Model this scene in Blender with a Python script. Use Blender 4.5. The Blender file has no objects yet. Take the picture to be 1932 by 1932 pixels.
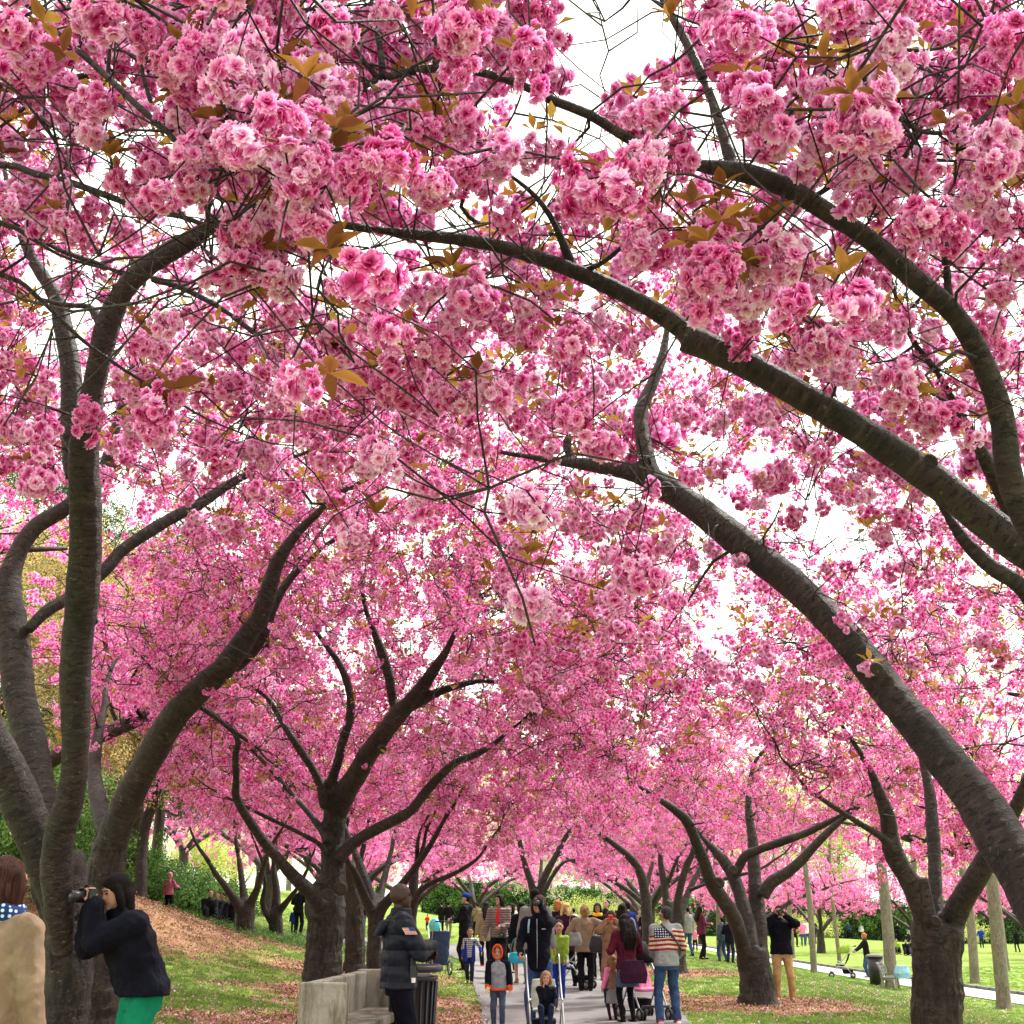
import bpy, bmesh, math, random
import numpy as np
from mathutils import Vector, Matrix, noise, kdtree
R = math.radians
S = bpy.context.scene
C = S.collection

# ---------------------------------------------------------------- camera, world, sun, exposure
F, CX, PITCH, CAMZ = 2315.0, 966.0, R(17.86), 1.72      # focal length in pixels of a 1932 px wide print
cam_d = bpy.data.cameras.new('camera'); cam = bpy.data.objects.new('camera', cam_d); C.objects.link(cam)
cam_d.sensor_fit = 'HORIZONTAL'; cam_d.sensor_width = 36.0; cam_d.lens = 36.0 * F / 1932.0
cam_d.clip_start = 0.05; cam_d.clip_end = 3000
cam.location = (0, 0, CAMZ); cam.rotation_euler = (R(90) + PITCH, 0, 0)
S.camera = cam
SUN_EL, SUN_AZ = R(54), R(48)      # azimuth measured clockwise from +Y
W = bpy.data.worlds.new('World'); S.world = W; W.use_nodes = True
wn = W.node_tree.nodes; wl = W.node_tree.links
bg = wn['Background']
sky = wn.new('ShaderNodeTexSky'); sky.sky_type = 'NISHITA'; sky.sun_disc = False
sky.sun_elevation = SUN_EL; sky.sun_rotation = SUN_AZ; sky.dust_density = 4.0; sky.air_density = 1.0
# thin bright overcast: cloud veil over the blue sky
hsv = wn.new('ShaderNodeHueSaturation'); hsv.inputs['Saturation'].default_value = 0.25; hsv.inputs['Value'].default_value = 1.0
mixw = wn.new('ShaderNodeMix'); mixw.data_type = 'RGBA'; mixw.inputs[0].default_value = 0.80
mixw.inputs[7].default_value = (10.2, 10.5, 9.0, 1)
wl.new(sky.outputs[0], hsv.inputs['Color']); wl.new(hsv.outputs[0], mixw.inputs[6]); wl.new(mixw.outputs[2], bg.inputs[0])
bg.inputs[1].default_value = 0.12
sun_d = bpy.data.lights.new('sun', 'SUN'); sun = bpy.data.objects.new('sun', sun_d); C.objects.link(sun)
sun_d.energy = 3.2; sun_d.angle = R(5); sun_d.color = (1.0, 0.96, 0.88)
sd = Vector((math.sin(SUN_AZ) * math.cos(SUN_EL), math.cos(SUN_AZ) * math.cos(SUN_EL), math.sin(SUN_EL)))
sun.rotation_euler = sd.to_track_quat('Z', 'Y').to_euler(); sun.location = sd * 60
S.view_settings.view_transform = 'Standard'; S.view_settings.look = 'None'; S.view_settings.gamma = 1
S.view_settings.use_curve_mapping = False; S.view_settings.exposure = 1.25
S.render.engine = 'CYCLES'
cy = S.cycles
cy.max_bounces = 6; cy.diffuse_bounces = 4; cy.glossy_bounces = 1; cy.transmission_bounces = 5; cy.transparent_max_bounces = 6
cy.caustics_reflective = False; cy.caustics_refractive = False
cy.use_adaptive_sampling = True; cy.adaptive_threshold = 0.015; cy.use_denoising = True

# ---------------------------------------------------------------- pixel <-> world (1932 px print)
sp, cp = math.sin(PITCH), math.cos(PITCH)
def ray(px, py):
    dx = (px - CX) / F; dy = (CX - py) / F
    return Vector((dx, cp - dy * sp, sp + dy * cp))
def at(px, py, Y):
    d = ray(px, py); t = Y / d.y
    return Vector((0, 0, CAMZ)) + d * t
def depth_at(px, py, Y):
    return Y / ray(px, py).y
def project(P):
    P = np.asarray(P, float).reshape(-1, 3)
    x, y, z = P[:, 0], P[:, 1], P[:, 2] - CAMZ
    dep = y * cp + z * sp; up = -y * sp + z * cp
    dep_s = np.where(dep > 0.05, dep, 0.05)
    return CX + F * x / dep_s, CX - F * up / dep_s, dep
def sst(a, b, x):
    t = min(1.0, max(0.0, (x - a) / (b - a))); return t * t * (3 - 2 * t)
def ground(x, y):
    u = max(0.0, -x)
    u = u if u < 14 else 14 + 3 * (1 - math.exp(-(u - 14) / 3))
    z = 0.088 * u + 0.006 * u * u * sst(12, 30, y)
    z += 0.95 * math.exp(-((x + 9.6) / 3.2) ** 2 - ((y - 27) / 6.5) ** 2)
    z -= 0.95 * sst(5.5, 14, x) * sst(4, 24, y) + 0.75 * sst(25, 45, x) * sst(20, 60, y)
    z += 0.25 * sst(20, 34, y) * sst(4.5, 1.0, x)* sst(-5, -1.0, x) if x < 4.5 else 0
    return z
def on_ground(px, py):
    d = ray(px, py); Y = 4.0
    while Y < 400:
        p = Vector((0, 0, CAMZ)) + d * (Y / d.y)
        if p.z <= ground(p.x, p.y): return p
        Y *= 1.003
    return p

# ---------------------------------------------------------------- object helpers
def link(name, me, mat=None, parent=None, kind=None):
    o = bpy.data.objects.new(name, me); C.objects.link(o)
    if me is not None and mat is not None and len(me.materials) == 0:
        for m in (mat if isinstance(mat, (list, tuple)) else [mat]): me.materials.append(m)
    if parent is not None: o.parent = parent
    if kind: o['kind'] = kind
    return o
def tag(o, label, cat, group=None):
    if len(label.replace('-', ' ').split()) > 16: print('LONG', label)
    o['label'] = label; o['category'] = cat
    if group: o['group'] = group
    return o
def thing(name, label, cat, loc=(0, 0, 0), rz=0, group=None):
    o = bpy.data.objects.new(name, None); C.objects.link(o); o.empty_display_size = 0.2
    o.location = loc; o.rotation_euler = (0, 0, rz)
    return tag(o, label, cat, group)

class MB:
    """collects geometry for ONE mesh"""
    def __init__(s): s.v = []; s.f = []; s.uv = []; s.n = 0; s.mi = []; s.at = []
    def add(s, verts, faces, uvs=None, mi=0, att=None):
        b = s.n
        s.v.extend([tuple(v) for v in verts]); s.n += len(verts)
        s.f.extend([tuple(i + b for i in f) for f in faces]); s.mi.extend([mi] * len(faces))
        s.uv.extend(uvs if uvs is not None else [(0.0, 0.0, 0.0)] * len(verts))
        s.at.extend(att if att is not None else [0.0] * len(verts))
        return s
    def box(s, c, size, rot=None, mi=0, taper=1.0):
        x, y, z = [k / 2 for k in size]; M = rot if rot is not None else Matrix.Identity(3)
        vs = []
        for dz in (-1, 1):
            t = taper if dz > 0 else 1
            for dx, dy in ((-1, -1), (1, -1), (1, 1), (-1, 1)):
                vs.append(Vector(c) + M @ Vector((dx * x * t, dy * y * t, dz * z)))
        return s.add(vs, [(3, 2, 1, 0), (4, 5, 6, 7), (0, 1, 5, 4), (1, 2, 6, 5), (2, 3, 7, 6), (3, 0, 4, 7)], mi=mi)
    def mesh(s, name, smooth=True, uv=False, att=None):
        me = bpy.data.meshes.new(name); me.from_pydata(s.v, [], s.f)
        if smooth: me.polygons.foreach_set('use_smooth', [True] * len(me.polygons))
        if max(s.mi, default=0) > 0: me.polygons.foreach_set('material_index', s.mi)
        if uv:
            l = me.attributes.new('bk', 'FLOAT_VECTOR', 'POINT'); l.data.foreach_set('vector', np.array(s.uv, float).ravel())
        if att:
            a = me.attributes.new(att, 'FLOAT', 'POINT'); a.data.foreach_set('value', np.array(s.at, float))
        me.update(); return me
    def build(s, name, mat, parent=None, smooth=True, uv=False, kind=None, att=None):
        return link(name, s.mesh(name, smooth, uv, att), mat, parent, kind)

def catmull(P, Rr, step):
    """resample a control polyline (points, radii)"""
    P = [Vector(p) for p in P]; out = []; rad = []
    n = len(P)
    for i in range(n - 1):
        p0, p1, p2, p3 = P[max(0, i - 1)], P[i], P[i + 1], P[min(n - 1, i + 2)]
        k = max(1, int(math.ceil((p2 - p1).length / step)))
        for j in range(k):
            t = j / k; t2 = t * t; t3 = t2 * t
            out.append(0.5 * ((2 * p1) + (p2 - p0) * t + (2 * p0 - 5 * p1 + 4 * p2 - p3) * t2 + (3 * p1 - p0 - 3 * p2 + p3) * t3))
            rad.append(Rr[i] * (1 - t) + Rr[i + 1] * t)
    out.append(P[-1]); rad.append(Rr[-1])
    return out, rad
def frames(P):
    T = []
    for i in range(len(P)):
        a = P[max(0, i - 1)]; b = P[min(len(P) - 1, i + 1)]; t = (b - a)
        T.append(t.normalized() if t.length > 1e-9 else Vector((0, 0, 1)))
    u = T[0].orthogonal().normalized(); out = []
    for t in T:
        u = (u - t * u.dot(t)); u = u.normalized() if u.length > 1e-6 else t.orthogonal().normalized()
        out.append((u, t.cross(u)))
    return T, out
def tube(mb, P, Rr, sides=8, bump=0.0, bseed=0.0, cap=True, step=None, fiss=0.0, mi=0):
    if step: P, Rr = catmull(P, Rr, step)
    else: P = [Vector(p) for p in P]
    T, fr = frames(P); vs = []; uvs = []; L = 0.0
    for i, p in enumerate(P):
        if i: L += (P[i] - P[i - 1]).length
        u, v = fr[i]
        for k in range(sides):
            a = 2 * math.pi * k / sides
            d = u * math.cos(a) + v * math.sin(a); r = Rr[i]
            if bump:
                q = p + d * r
                r *= 1 + bump * (noise.noise(q * 3.1 + Vector((bseed, 0, 0))) + 0.6 * noise.noise(Vector((d.x * 2, d.y * 2 + bseed, L * 9))) * 0.5)
                if fiss: r *= 1 + fiss * (abs(noise.noise(Vector((a * 3.2, L * 1.6, bseed + 7)))) - 0.2)
            vs.append(p + d * r); uvs.append((math.cos(a) * Rr[i], math.sin(a) * Rr[i] + bseed, L))
    fs = []
    for i in range(len(P) - 1):
        for k in range(sides):
            a = i * sides + k; b = i * sides + (k + 1) % sides
            fs.append((a, b, b + sides, a + sides))
    if cap:
        fs.append(tuple(range(sides - 1, -1, -1))); fs.append(tuple((len(P) - 1) * sides + k for k in range(sides)))
    mb.add(vs, fs, uvs, mi=mi)
    return P, Rr

# ---------------------------------------------------------------- materials
MATS = {}
def mat(name, col=(0.5, 0.5, 0.5), rough=0.7, spec=0.3, metal=0.0):
    if name in MATS: return MATS[name]
    m = bpy.data.materials.new(name); m.use_nodes = True
    b = m.node_tree.nodes['Principled BSDF']
    b.inputs['Base Color'].default_value = (*col, 1); b.inputs['Roughness'].default_value = rough
    b.inputs['Specular IOR Level'].default_value = spec; b.inputs['Metallic'].default_value = metal
    MATS[name] = m; return m
def N(m, t, **kw):
    n = m.node_tree.nodes.new(t)
    for k, v in kw.items():
        if k.startswith('i_'): n.inputs[k[2:].replace('_', ' ')].default_value = v
        else: setattr(n, k, v)
    return n
def ramp(m, fac, stops):
    n = m.node_tree.nodes.new('ShaderNodeValToRGB'); cr = n.color_ramp
    while len(cr.elements) < len(stops): cr.elements.new(0.5)
    for e, (p, c) in zip(cr.elements, stops): e.position = p; e.color = (*c, 1)
    m.node_tree.links.new(fac, n.inputs[0]); return n.outputs[0]
def mixc(m, fac, a, b, mode='MIX'):
    n = m.node_tree.nodes.new('ShaderNodeMix'); n.data_type = 'RGBA'; n.blend_type = mode
    for s, k in ((fac, 0), (a, 6), (b, 7)):
        if isinstance(s, (int, float)): n.inputs[k].default_value = s
        elif isinstance(s, tuple): n.inputs[k].default_value = (*s, 1)
        else: m.node_tree.links.new(s, n.inputs[k])
    return n.outputs[2]
def mth(m, op, a, b=None, c=None):
    n = m.node_tree.nodes.new('ShaderNodeMath'); n.operation = op
    for i, s in enumerate((a, b, c)):
        if s is None: continue
        if isinstance(s, (int, float)): n.inputs[i].default_value = s
        else: m.node_tree.links.new(s, n.inputs[i])
    return n.outputs[0]
def noise_fac(m, vec, scale, detail=4, rough=0.6, sc=None):
    L = m.node_tree.links
    if sc:
        mp = N(m, 'ShaderNodeMapping'); mp.inputs['Scale'].default_value = sc; L.new(vec, mp.inputs[0]); vec = mp.outputs[0]
    n = N(m, 'ShaderNodeTexNoise'); n.inputs['Scale'].default_value = scale; n.inputs['Detail'].default_value = detail
    n.inputs['Roughness'].default_value = rough; L.new(vec, n.inputs['Vector']); return n.outputs[0]
def bump(m, h, strength=0.4, dist=0.02):
    b = N(m, 'ShaderNodeBump'); b.inputs['Strength'].default_value = strength; b.inputs['Distance'].default_value = dist
    m.node_tree.links.new(h, b.inputs['Height'])
    m.node_tree.links.new(b.outputs[0], m.node_tree.nodes['Principled BSDF'].inputs['Normal'])
def setc(m, sock): m.node_tree.links.new(sock, m.node_tree.nodes['Principled BSDF'].inputs['Base Color'])

def bark_material(name, dark, light, moss, ring, fissure):
    """'bk' holds (across, across, along) the limb in metres, so dashes run round it and fissures run along it"""
    m = mat(name, rough=0.62, spec=0.45); L = m.node_tree.links
    uv = N(m, 'ShaderNodeAttribute', attribute_name='bk').outputs['Vector']; ob = N(m, 'ShaderNodeTexCoord').outputs['Object']
    big = noise_fac(m, ob, 2.6, 5, .65)
    col = ramp(m, big, [(0.36, dark), (0.64, light)])
    col = mixc(m, mth(m, 'MULTIPLY', ramp(m, noise_fac(m, uv, 1.0, 4, .7, (6, 6, 38)), [(.35, (0, 0, 0)), (.7, (1, 1, 1))]), .35), col, tuple(k * 1.5 for k in light))
    ms = noise_fac(m, ob, 5.5, 6, 0.7)
    col = mixc(m, mth(m, 'MULTIPLY', ramp(m, ms, [(0.54, (0, 0, 0)), (0.70, (1, 1, 1))]), 0.55), col, moss)
    ln = noise_fac(m, uv, 1.0, 3, 0.65, (15.0, 15.0, 44.0))
    dash = ramp(m, ln, [(0.55, (0, 0, 0)), (0.61, (1, 1, 1))])
    col = mixc(m, mth(m, 'MULTIPLY', dash, ring), col, (0.008, 0.004, 0.006))
    hi = ramp(m, noise_fac(m, uv, 1.3, 3, 0.6, (7.0, 7.0, 34.0)), [(0.56, (0, 0, 0)), (0.66, (1, 1, 1))])
    col = mixc(m, mth(m, 'MULTIPLY', hi, 0.75 * ring), col, tuple(min(1, k * 2.3) for k in light))
    fs = noise_fac(m, uv, 1.0, 5, 0.72, (24.0, 24.0, 6.5))
    fm = ramp(m, fs, [(0.43, (1, 1, 1)), (0.53, (0, 0, 0))])
    col = mixc(m, mth(m, 'MULTIPLY', fm, fissure), col, (0.007, 0.004, 0.005))
    sp = ramp(m, noise_fac(m, ob, 24, 3, .6), [(.66, (0, 0, 0)), (.70, (1, 1, 1))])
    col = mixc(m, mth(m, 'MULTIPLY', sp, .5), col, tuple(min(1, k * 2.6) for k in moss))
    setc(m, col)
    h = mth(m, 'ADD', mth(m, 'MULTIPLY', fs, 1.8 * fissure), mth(m, 'MULTIPLY', dash, -0.6 * ring))
    h = mth(m, 'ADD', h, mth(m, 'MULTIPLY', noise_fac(m, ob, 34, 5, .7), 0.6))
    h = mth(m, 'ADD', h, mth(m, 'MULTIPLY', noise_fac(m, uv, 1.0, 3, .6, (4, 4, 20)), .45 * ring))
    bump(m, h, 1.0, 0.034)
    return m
BARK = bark_material('cherry_bark', (0.006, 0.0032, 0.005), (0.036, 0.023, 0.021), (0.078, 0.071, 0.038), 0.90, 0.10)
BARKT = bark_material('cherry_trunk_bark', (0.006, 0.0035, 0.004), (0.046, 0.030, 0.022), (0.095, 0.088, 0.046), 0.40, 0.85)
TWIG = mat('twig_bark', (0.011, 0.005, 0.007), 0.8)
PALEBARK = bark_material('linden_bark', (0.13, 0.105, 0.075), (0.22, 0.185, 0.14), (0.22, 0.22, 0.13), 0.25, 0.35)
REDBARK = bark_material('conifer_bark', (0.06, 0.028, 0.020), (0.13, 0.062, 0.045), (0.10, 0.08, 0.05), 0.1, 0.6)

def leafy(name, stops, att='tip', trans=0.45, rnd=0.25, alt=None, rough=0.6):
    """thin translucent petals or leaves; colour follows the 'tip' attribute, varied by flower and by clump"""
    m = bpy.data.materials.new(name); m.use_nodes = True; nt = m.node_tree; L = nt.links
    for n in list(nt.nodes): nt.nodes.remove(n)
    out = N(m, 'ShaderNodeOutputMaterial'); a = N(m, 'ShaderNodeAttribute', attribute_name=att)
    oi = N(m, 'ShaderNodeObjectInfo')
    f = N(m, 'ShaderNodeAttribute', attribute_name='fl')
    t = mth(m, 'ADD', a.outputs['Fac'], mth(m, 'MULTIPLY', mth(m, 'SUBTRACT', oi.outputs['Random'], 0.5), rnd))
    t = mth(m, 'ADD', t, mth(m, 'MULTIPLY', mth(m, 'SUBTRACT', f.outputs['Fac'], 0.5), rnd * 1.3))
    col = ramp(m, t, stops)
    if alt:
        w = N(m, 'ShaderNodeTexWhiteNoise', noise_dimensions='1D'); L.new(mth(m, 'ADD', f.outputs['Fac'], oi.outputs['Random']), w.inputs['W'])
        col = mixc(m, ramp(m, w.outputs[0], [(0.62, (0, 0, 0)), (0.75, (1, 1, 1))]), col, alt)
    d = N(m, 'ShaderNodeBsdfDiffuse'); tr = N(m, 'ShaderNodeBsdfTranslucent'); mx = N(m, 'ShaderNodeMixShader')
    mx.inputs[0].default_value = trans
    L.new(col, d.inputs[0]); L.new(col, tr.inputs[0]); L.new(d.outputs[0], mx.inputs[1]); L.new(tr.outputs[0], mx.inputs[2])
    g = N(m, 'ShaderNodeBsdfGlossy'); g.inputs['Roughness'].default_value = 0.5; g.inputs[0].default_value = (1, 1, 1, 1)
    m2 = N(m, 'ShaderNodeMixShader'); m2.inputs[0].default_value = 0.02
    L.new(mx.outputs[0], m2.inputs[1]); L.new(g.outputs[0], m2.inputs[2]); L.new(m2.outputs[0], out.inputs[0])
    MATS[name] = m; return m
PETAL = leafy('cherry_petal', [(0.0, (0.50, 0.012, 0.17)), (0.24, (0.80, 0.08, 0.40)), (0.52, (0.92, 0.26, 0.66)), (0.80, (0.96, 0.54, 0.86)), (1.0, (0.97, 0.76, 0.94))], trans=0.5, rnd=0.30)
PETALF = PETAL
BRONZE = leafy('bronze_leaf', [(0.0, (0.17, 0.06, 0.02)), (0.5, (0.31, 0.145, 0.03)), (1.0, (0.36, 0.23, 0.05))], trans=0.5, rnd=0.7)
WHITEP = leafy('white_petal', [(0.0, (0.70, 0.55, 0.50)), (1.0, (0.88, 0.84, 0.76))], trans=0.45, alt=(0.42, 0.50, 0.16))
LIME = leafy('lime_leaf', [(0.0, (0.36, 0.42, 0.09)), (0.5, (0.50, 0.54, 0.15)), (1.0, (0.68, 0.66, 0.26))], trans=0.5, rnd=0.6)
OCHRE = leafy('ochre_leaf', [(0.0, (0.20, 0.15, 0.05)), (0.5, (0.50, 0.38, 0.14)), (1.0, (0.80, 0.66, 0.32))], trans=0.5, rnd=1.1)
DARKG = leafy('evergreen_needles', [(0.0, (0.012, 0.030, 0.014)), (0.5, (0.035, 0.085, 0.035)), (1.0, (0.09, 0.17, 0.06))], trans=0.3, rnd=0.7)
MIDG = leafy('shrub_leaf', [(0.0, (0.03, 0.08, 0.02)), (0.5, (0.09, 0.20, 0.045)), (1.0, (0.20, 0.34, 0.08))], trans=0.4, rnd=0.7)
GRASSM = leafy('grass_blade', [(0.0, (0.07, 0.15, 0.025)), (0.5, (0.14, 0.27, 0.04)), (1.0, (0.30, 0.38, 0.10))], trans=0.4, rnd=0.8)
CHIPM = leafy('leaf_litter_chip', [(0.0, (0.13, 0.065, 0.03)), (0.5, (0.30, 0.17, 0.09)), (1.0, (0.50, 0.34, 0.22))], trans=0.05, rnd=1.2)

# ---------------------------------------------------------------- blossom / leaf building blocks
def set_fl(me, fl, tip):
    a = me.attributes.new('fl', 'FLOAT', 'POINT'); a.data.foreach_set('value', np.array(fl, float))
    a = me.attributes.new('tip', 'FLOAT', 'POINT'); a.data.foreach_set('value', np.array(tip, float))
def basis(n):
    n = n.normalized(); u = n.orthogonal().normalized(); return u, n.cross(u), n
def flower(V, Fc, fl, tip, c, n, rad, rng, rings, lod):
    u, v, n = basis(n); rf = rng.random()
    a0 = rng.random() * 6.28
    for ri, (np_, rr, tilt) in enumerate(rings):
        for k in range(np_):
            a = a0 + 6.283 * (k + rng.uniform(-.35, .35)) / np_ + ri * 0.4
            L = rad * rr * rng.uniform(.78, 1.2); w = L * rng.uniform(.24, .40)
            el = tilt + rng.uniform(-.32, .32)
            d = (u * math.cos(a) + v * math.sin(a)); side = n.cross(d)
            o = c + n * rad * 0.05
            out = d * math.cos(el) + n * math.sin(el)
            nn = n * math.cos(el) - d * math.sin(el)
            b = len(V)
            cup = rng.uniform(-.22, .24)
            if lod == 0:
                m1 = o + out * L * .55 + nn * L * cup
                pts = [o, m1 - side * w, m1 + side * w, o + out * L - side * w * .75 + nn * L * cup * .4, o + out * L * .88 + nn * L * cup * .6, o + out * L + side * w * .75 + nn * L * cup * .4, m1 - nn * L * .06]
                V += pts; Fc += [(b, b + 6, b + 1), (b, b + 2, b + 6), (b + 1, b + 6, b + 4, b + 3), (b + 6, b + 2, b + 5, b + 4)]
                tt = [0.0, .55, .55, 1.0, .85, 1.0, .45]
            else:
                pts = [o, o + out * L * .7 - side * w + nn * L * cup, o + out * L, o + out * L * .7 + side * w + nn * L * cup]
                V += pts; Fc += [(b, b + 3, b + 2, b + 1)]
                tt = [0.0, .6, 1.0, .6]
            rt = rng.uniform(-.12, .12) - 0.10 * (len(rings) - 1 - ri) * 0 + (-.18 if ri == len(rings) - 1 else 0)
            tip += [t + rt for t in tt]; fl += [rf] * len(pts)
def cluster_mesh(seed, lod):
    rng = random.Random(seed); V = []; Fc = []; fl = []; tip = []
    if lod == 0: per, rings = (5, 9), [(9, 1.0, .0), (9, .95, .35), (8, .82, .7), (6, .62, 1.05)]
    elif lod == 1: per, rings = (4, 7), [(7, 1.05, .1), (6, .9, .6), (4, .6, 1.05)]
    else: per, rings = (3, 5), [(5, 1.15, .15), (4, .85, .8)]
    # two or three drooping umbels side by side, each a loose bunch of flowers on stalks
    for u_ in range(rng.choice((2, 2, 3))):
        cen = Vector((rng.gauss(0, 1), rng.gauss(0, 1), rng.gauss(0, .7))) * .036 if u_ else Vector((0, 0, 0)); nf = rng.randint(*per); a0 = rng.random() * 6.28
        for i in range(nf):
            z = .75 - 1.65 * (i + rng.random()) / nf; a = a0 + i * 2.39996 + rng.uniform(-.4, .4); h_ = math.sqrt(max(0, 1 - z * z))
            n = (Vector((h_ * math.cos(a), h_ * math.sin(a), z)) + Vector((rng.gauss(0, .22), rng.gauss(0, .22), rng.gauss(0, .22)))).normalized()
            c = cen + n * rng.uniform(.030, .062) - Vector((0, 0, .01))
            b_ = len(V); top = Vector((0, 0, .055)); md_ = (top + c) * .5 + Vector((n.x, n.y, 0)) * .008; sd_ = Vector((-n.y, n.x, .1)) * .0016
            V += [top - sd_, top + sd_, md_ + sd_, md_ - sd_, c + sd_, c - sd_]; Fc += [(b_, b_ + 1, b_ + 2, b_ + 3), (b_ + 3, b_ + 2, b_ + 4, b_ + 5)]; fl += [.5] * 6; tip += [-.3] * 6
            flower(V, Fc, fl, tip, c, n, rng.uniform(.022, .034) * (1.12 if lod == 2 else 1), rng, rings, 0 if lod == 0 else 1)
    me = bpy.data.meshes.new('blossom_cluster'); me.from_pydata([tuple(v) for v in V], [], Fc)
    set_fl(me, fl, tip); me.materials.append(PETAL); me.update(); return me
def leaf_pts(V, Fc, fl, tip, o, d, nrm, L, w, rng, droop=.3, ns=4):
    side = d.cross(nrm).normalized(); nrm = side.cross(d).normalized(); b = len(V); rf = rng.random(); tb = rng.uniform(.1, .9)
    prof = {2: [(.5, 1.0)], 4: [(.15, .45), (.4, 1.0), (.7, .75)]}[ns]
    V.append(o); tip.append(tb)
    for t, ww in prof:
        cen = o + d * L * t - nrm * L * droop * t * t
        up = nrm * w * ww * .35
        V += [cen - side * w * ww + up, cen, cen + side * w * ww + up]; tip += [tb + .1, tb - .15, tb + .1]
    V.append(o + d * L - nrm * L * droop); tip.append(tb + .15)
    k = len(prof); Fc += [(b, b + 2, b + 1), (b, b + 3, b + 2)]
    for i in range(k - 1):
        q = b + 1 + 3 * i; Fc += [(q, q + 1, q + 4, q + 3), (q + 1, q + 2, q + 5, q + 4)]
    q = b + 1 + 3 * (k - 1); e = b + 1 + 3 * k
    Fc += [(q, q + 1, e), (q + 1, q + 2, e)]
    fl += [rf] * (2 + 3 * k)
def leaf_mesh(seed):
    rng = random.Random(seed); V = []; Fc = []; fl = []; tip = []
    leaf_pts(V, Fc, fl, tip, Vector((0, 0, 0)), Vector((0, 1, 0)), Vector((0, 0, 1)), .085 * rng.uniform(.8, 1.15), .019, rng, rng.uniform(.1, .45))
    me = bpy.data.meshes.new('leaf'); me.from_pydata([tuple(v) for v in V], [], Fc); set_fl(me, fl, tip)
    me.polygons.foreach_set('use_smooth', [True] * len(me.polygons)); me.materials.append(BRONZE); me.update(); return me
def sprig_mesh(seed, mt, n=5, L=.075, name='leaf_sprig'):
    rng = random.Random(seed); V = []; Fc = []; fl = []; tip = []
    for i in range(n):
        a = 6.28 * i / n + rng.uniform(-.4, .4); el = rng.uniform(.1, 1.1)
        d = Vector((math.cos(a) * math.cos(el), math.sin(a) * math.cos(el), math.sin(el)))
        leaf_pts(V, Fc, fl, tip, d * .01, d, Vector((0, 0, 1)) + d * .1, L * rng.uniform(.7, 1.2), L * .22, rng, rng.uniform(.05, .4), 2)
    me = bpy.data.meshes.new(name); me.from_pydata([tuple(v) for v in V], [], Fc); set_fl(me, fl, tip); me.materials.append(mt); me.update(); return me
def clump_mesh(seed, mt, n, rad, L, w, name='leaf_clump', flat=.8):
    """loose clump of n leaves in a ball"""
    rng = random.Random(seed); V = []; Fc = []; fl = []; tip = []
    for i in range(n):
        p = Vector((rng.gauss(0, 1), rng.gauss(0, 1), rng.gauss(0, flat))) * rad * .5
        d = Vector((rng.gauss(0, 1), rng.gauss(0, 1), rng.gauss(0, .7))).normalized(); s = d.cross(Vector((rng.gauss(0, 1), rng.gauss(0, 1), rng.gauss(0, 1)))).normalized()
        l = L * rng.uniform(.6, 1.3); b = len(V); rf = rng.random(); tb = rng.uniform(0, 1)
        V += [p, p + d * l * .5 + s * w, p + d * l, p + d * l * .5 - s * w]; Fc.append((b, b + 1, b + 2, b + 3))
        fl += [rf] * 4; tip += [tb] * 4
    me = bpy.data.meshes.new(name); me.from_pydata([tuple(v) for v in V], [], Fc); set_fl(me, fl, tip); me.materials.append(mt); me.update(); return me

def variant_set(name, meshes):
    col = bpy.data.collections.new(name)
    for i, me in enumerate(meshes):
        o = bpy.data.objects.new(f'{name}_kind', me); col.objects.link(o)
    ng = bpy.data.node_groups.new(name + '_scatter', 'GeometryNodeTree')
    ng.interface.new_socket('Geometry', in_out='INPUT', socket_type='NodeSocketGeometry'); ng.interface.new_socket('Geometry', in_out='OUTPUT', socket_type='NodeSocketGeometry')
    n = ng.nodes; l = ng.links; gi = n.new('NodeGroupInput'); go = n.new('NodeGroupOutput'); ip = n.new('GeometryNodeInstanceOnPoints')
    ci = n.new('GeometryNodeCollectionInfo'); ci.inputs[0].default_value = col; ci.inputs[1].default_value = True; ci.inputs[2].default_value = True
    def na(nm, t):
        a = n.new('GeometryNodeInputNamedAttribute'); a.data_type = t; a.inputs[0].default_value = nm; return a.outputs[0]
    l.new(gi.outputs[0], ip.inputs['Points']); l.new(ci.outputs[0], ip.inputs['Instance']); ip.inputs['Pick Instance'].default_value = True
    l.new(na('idx', 'INT'), ip.inputs['Instance Index']); l.new(na('rot', 'FLOAT_VECTOR'), ip.inputs['Rotation']); l.new(na('scl', 'FLOAT'), ip.inputs['Scale'])
    l.new(ip.outputs[0], go.inputs[0])
    return dict(ng=ng, n=len(meshes), meshes=meshes)
def scatter(name, vs, P, parent=None, rot=None, scl=None, seed=1, rz_only=False):
    P = np.asarray(P, float).reshape(-1, 3); n = len(P); rs = np.random.RandomState(seed)
    me = bpy.data.meshes.new(name); me.vertices.add(n); me.vertices.foreach_set('co', P.ravel())
    if rot is None:
        rot = rs.rand(n, 3) * 6.283
        if rz_only: rot[:, 0] = rs.normal(0, .15, n); rot[:, 1] = rs.normal(0, .15, n)
    if scl is None: scl = rs.uniform(.8, 1.2, n)
    a = me.attributes.new('rot', 'FLOAT_VECTOR', 'POINT'); a.data.foreach_set('vector', np.asarray(rot, float).ravel())
    a = me.attributes.new('scl', 'FLOAT', 'POINT'); a.data.foreach_set('value', np.asarray(scl, float).ravel())
    a = me.attributes.new('idx', 'INT', 'POINT'); a.data.foreach_set('value', rs.randint(0, vs['n'], n))
    o = link(name, me, vs['meshes'][0].materials[0], parent, 'stuff')
    md = o.modifiers.new('scatter', 'NODES'); md.node_group = vs['ng']; return o
CL0 = variant_set('near_blossom', [cluster_mesh(100 + i, 0) for i in range(9)])
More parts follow.
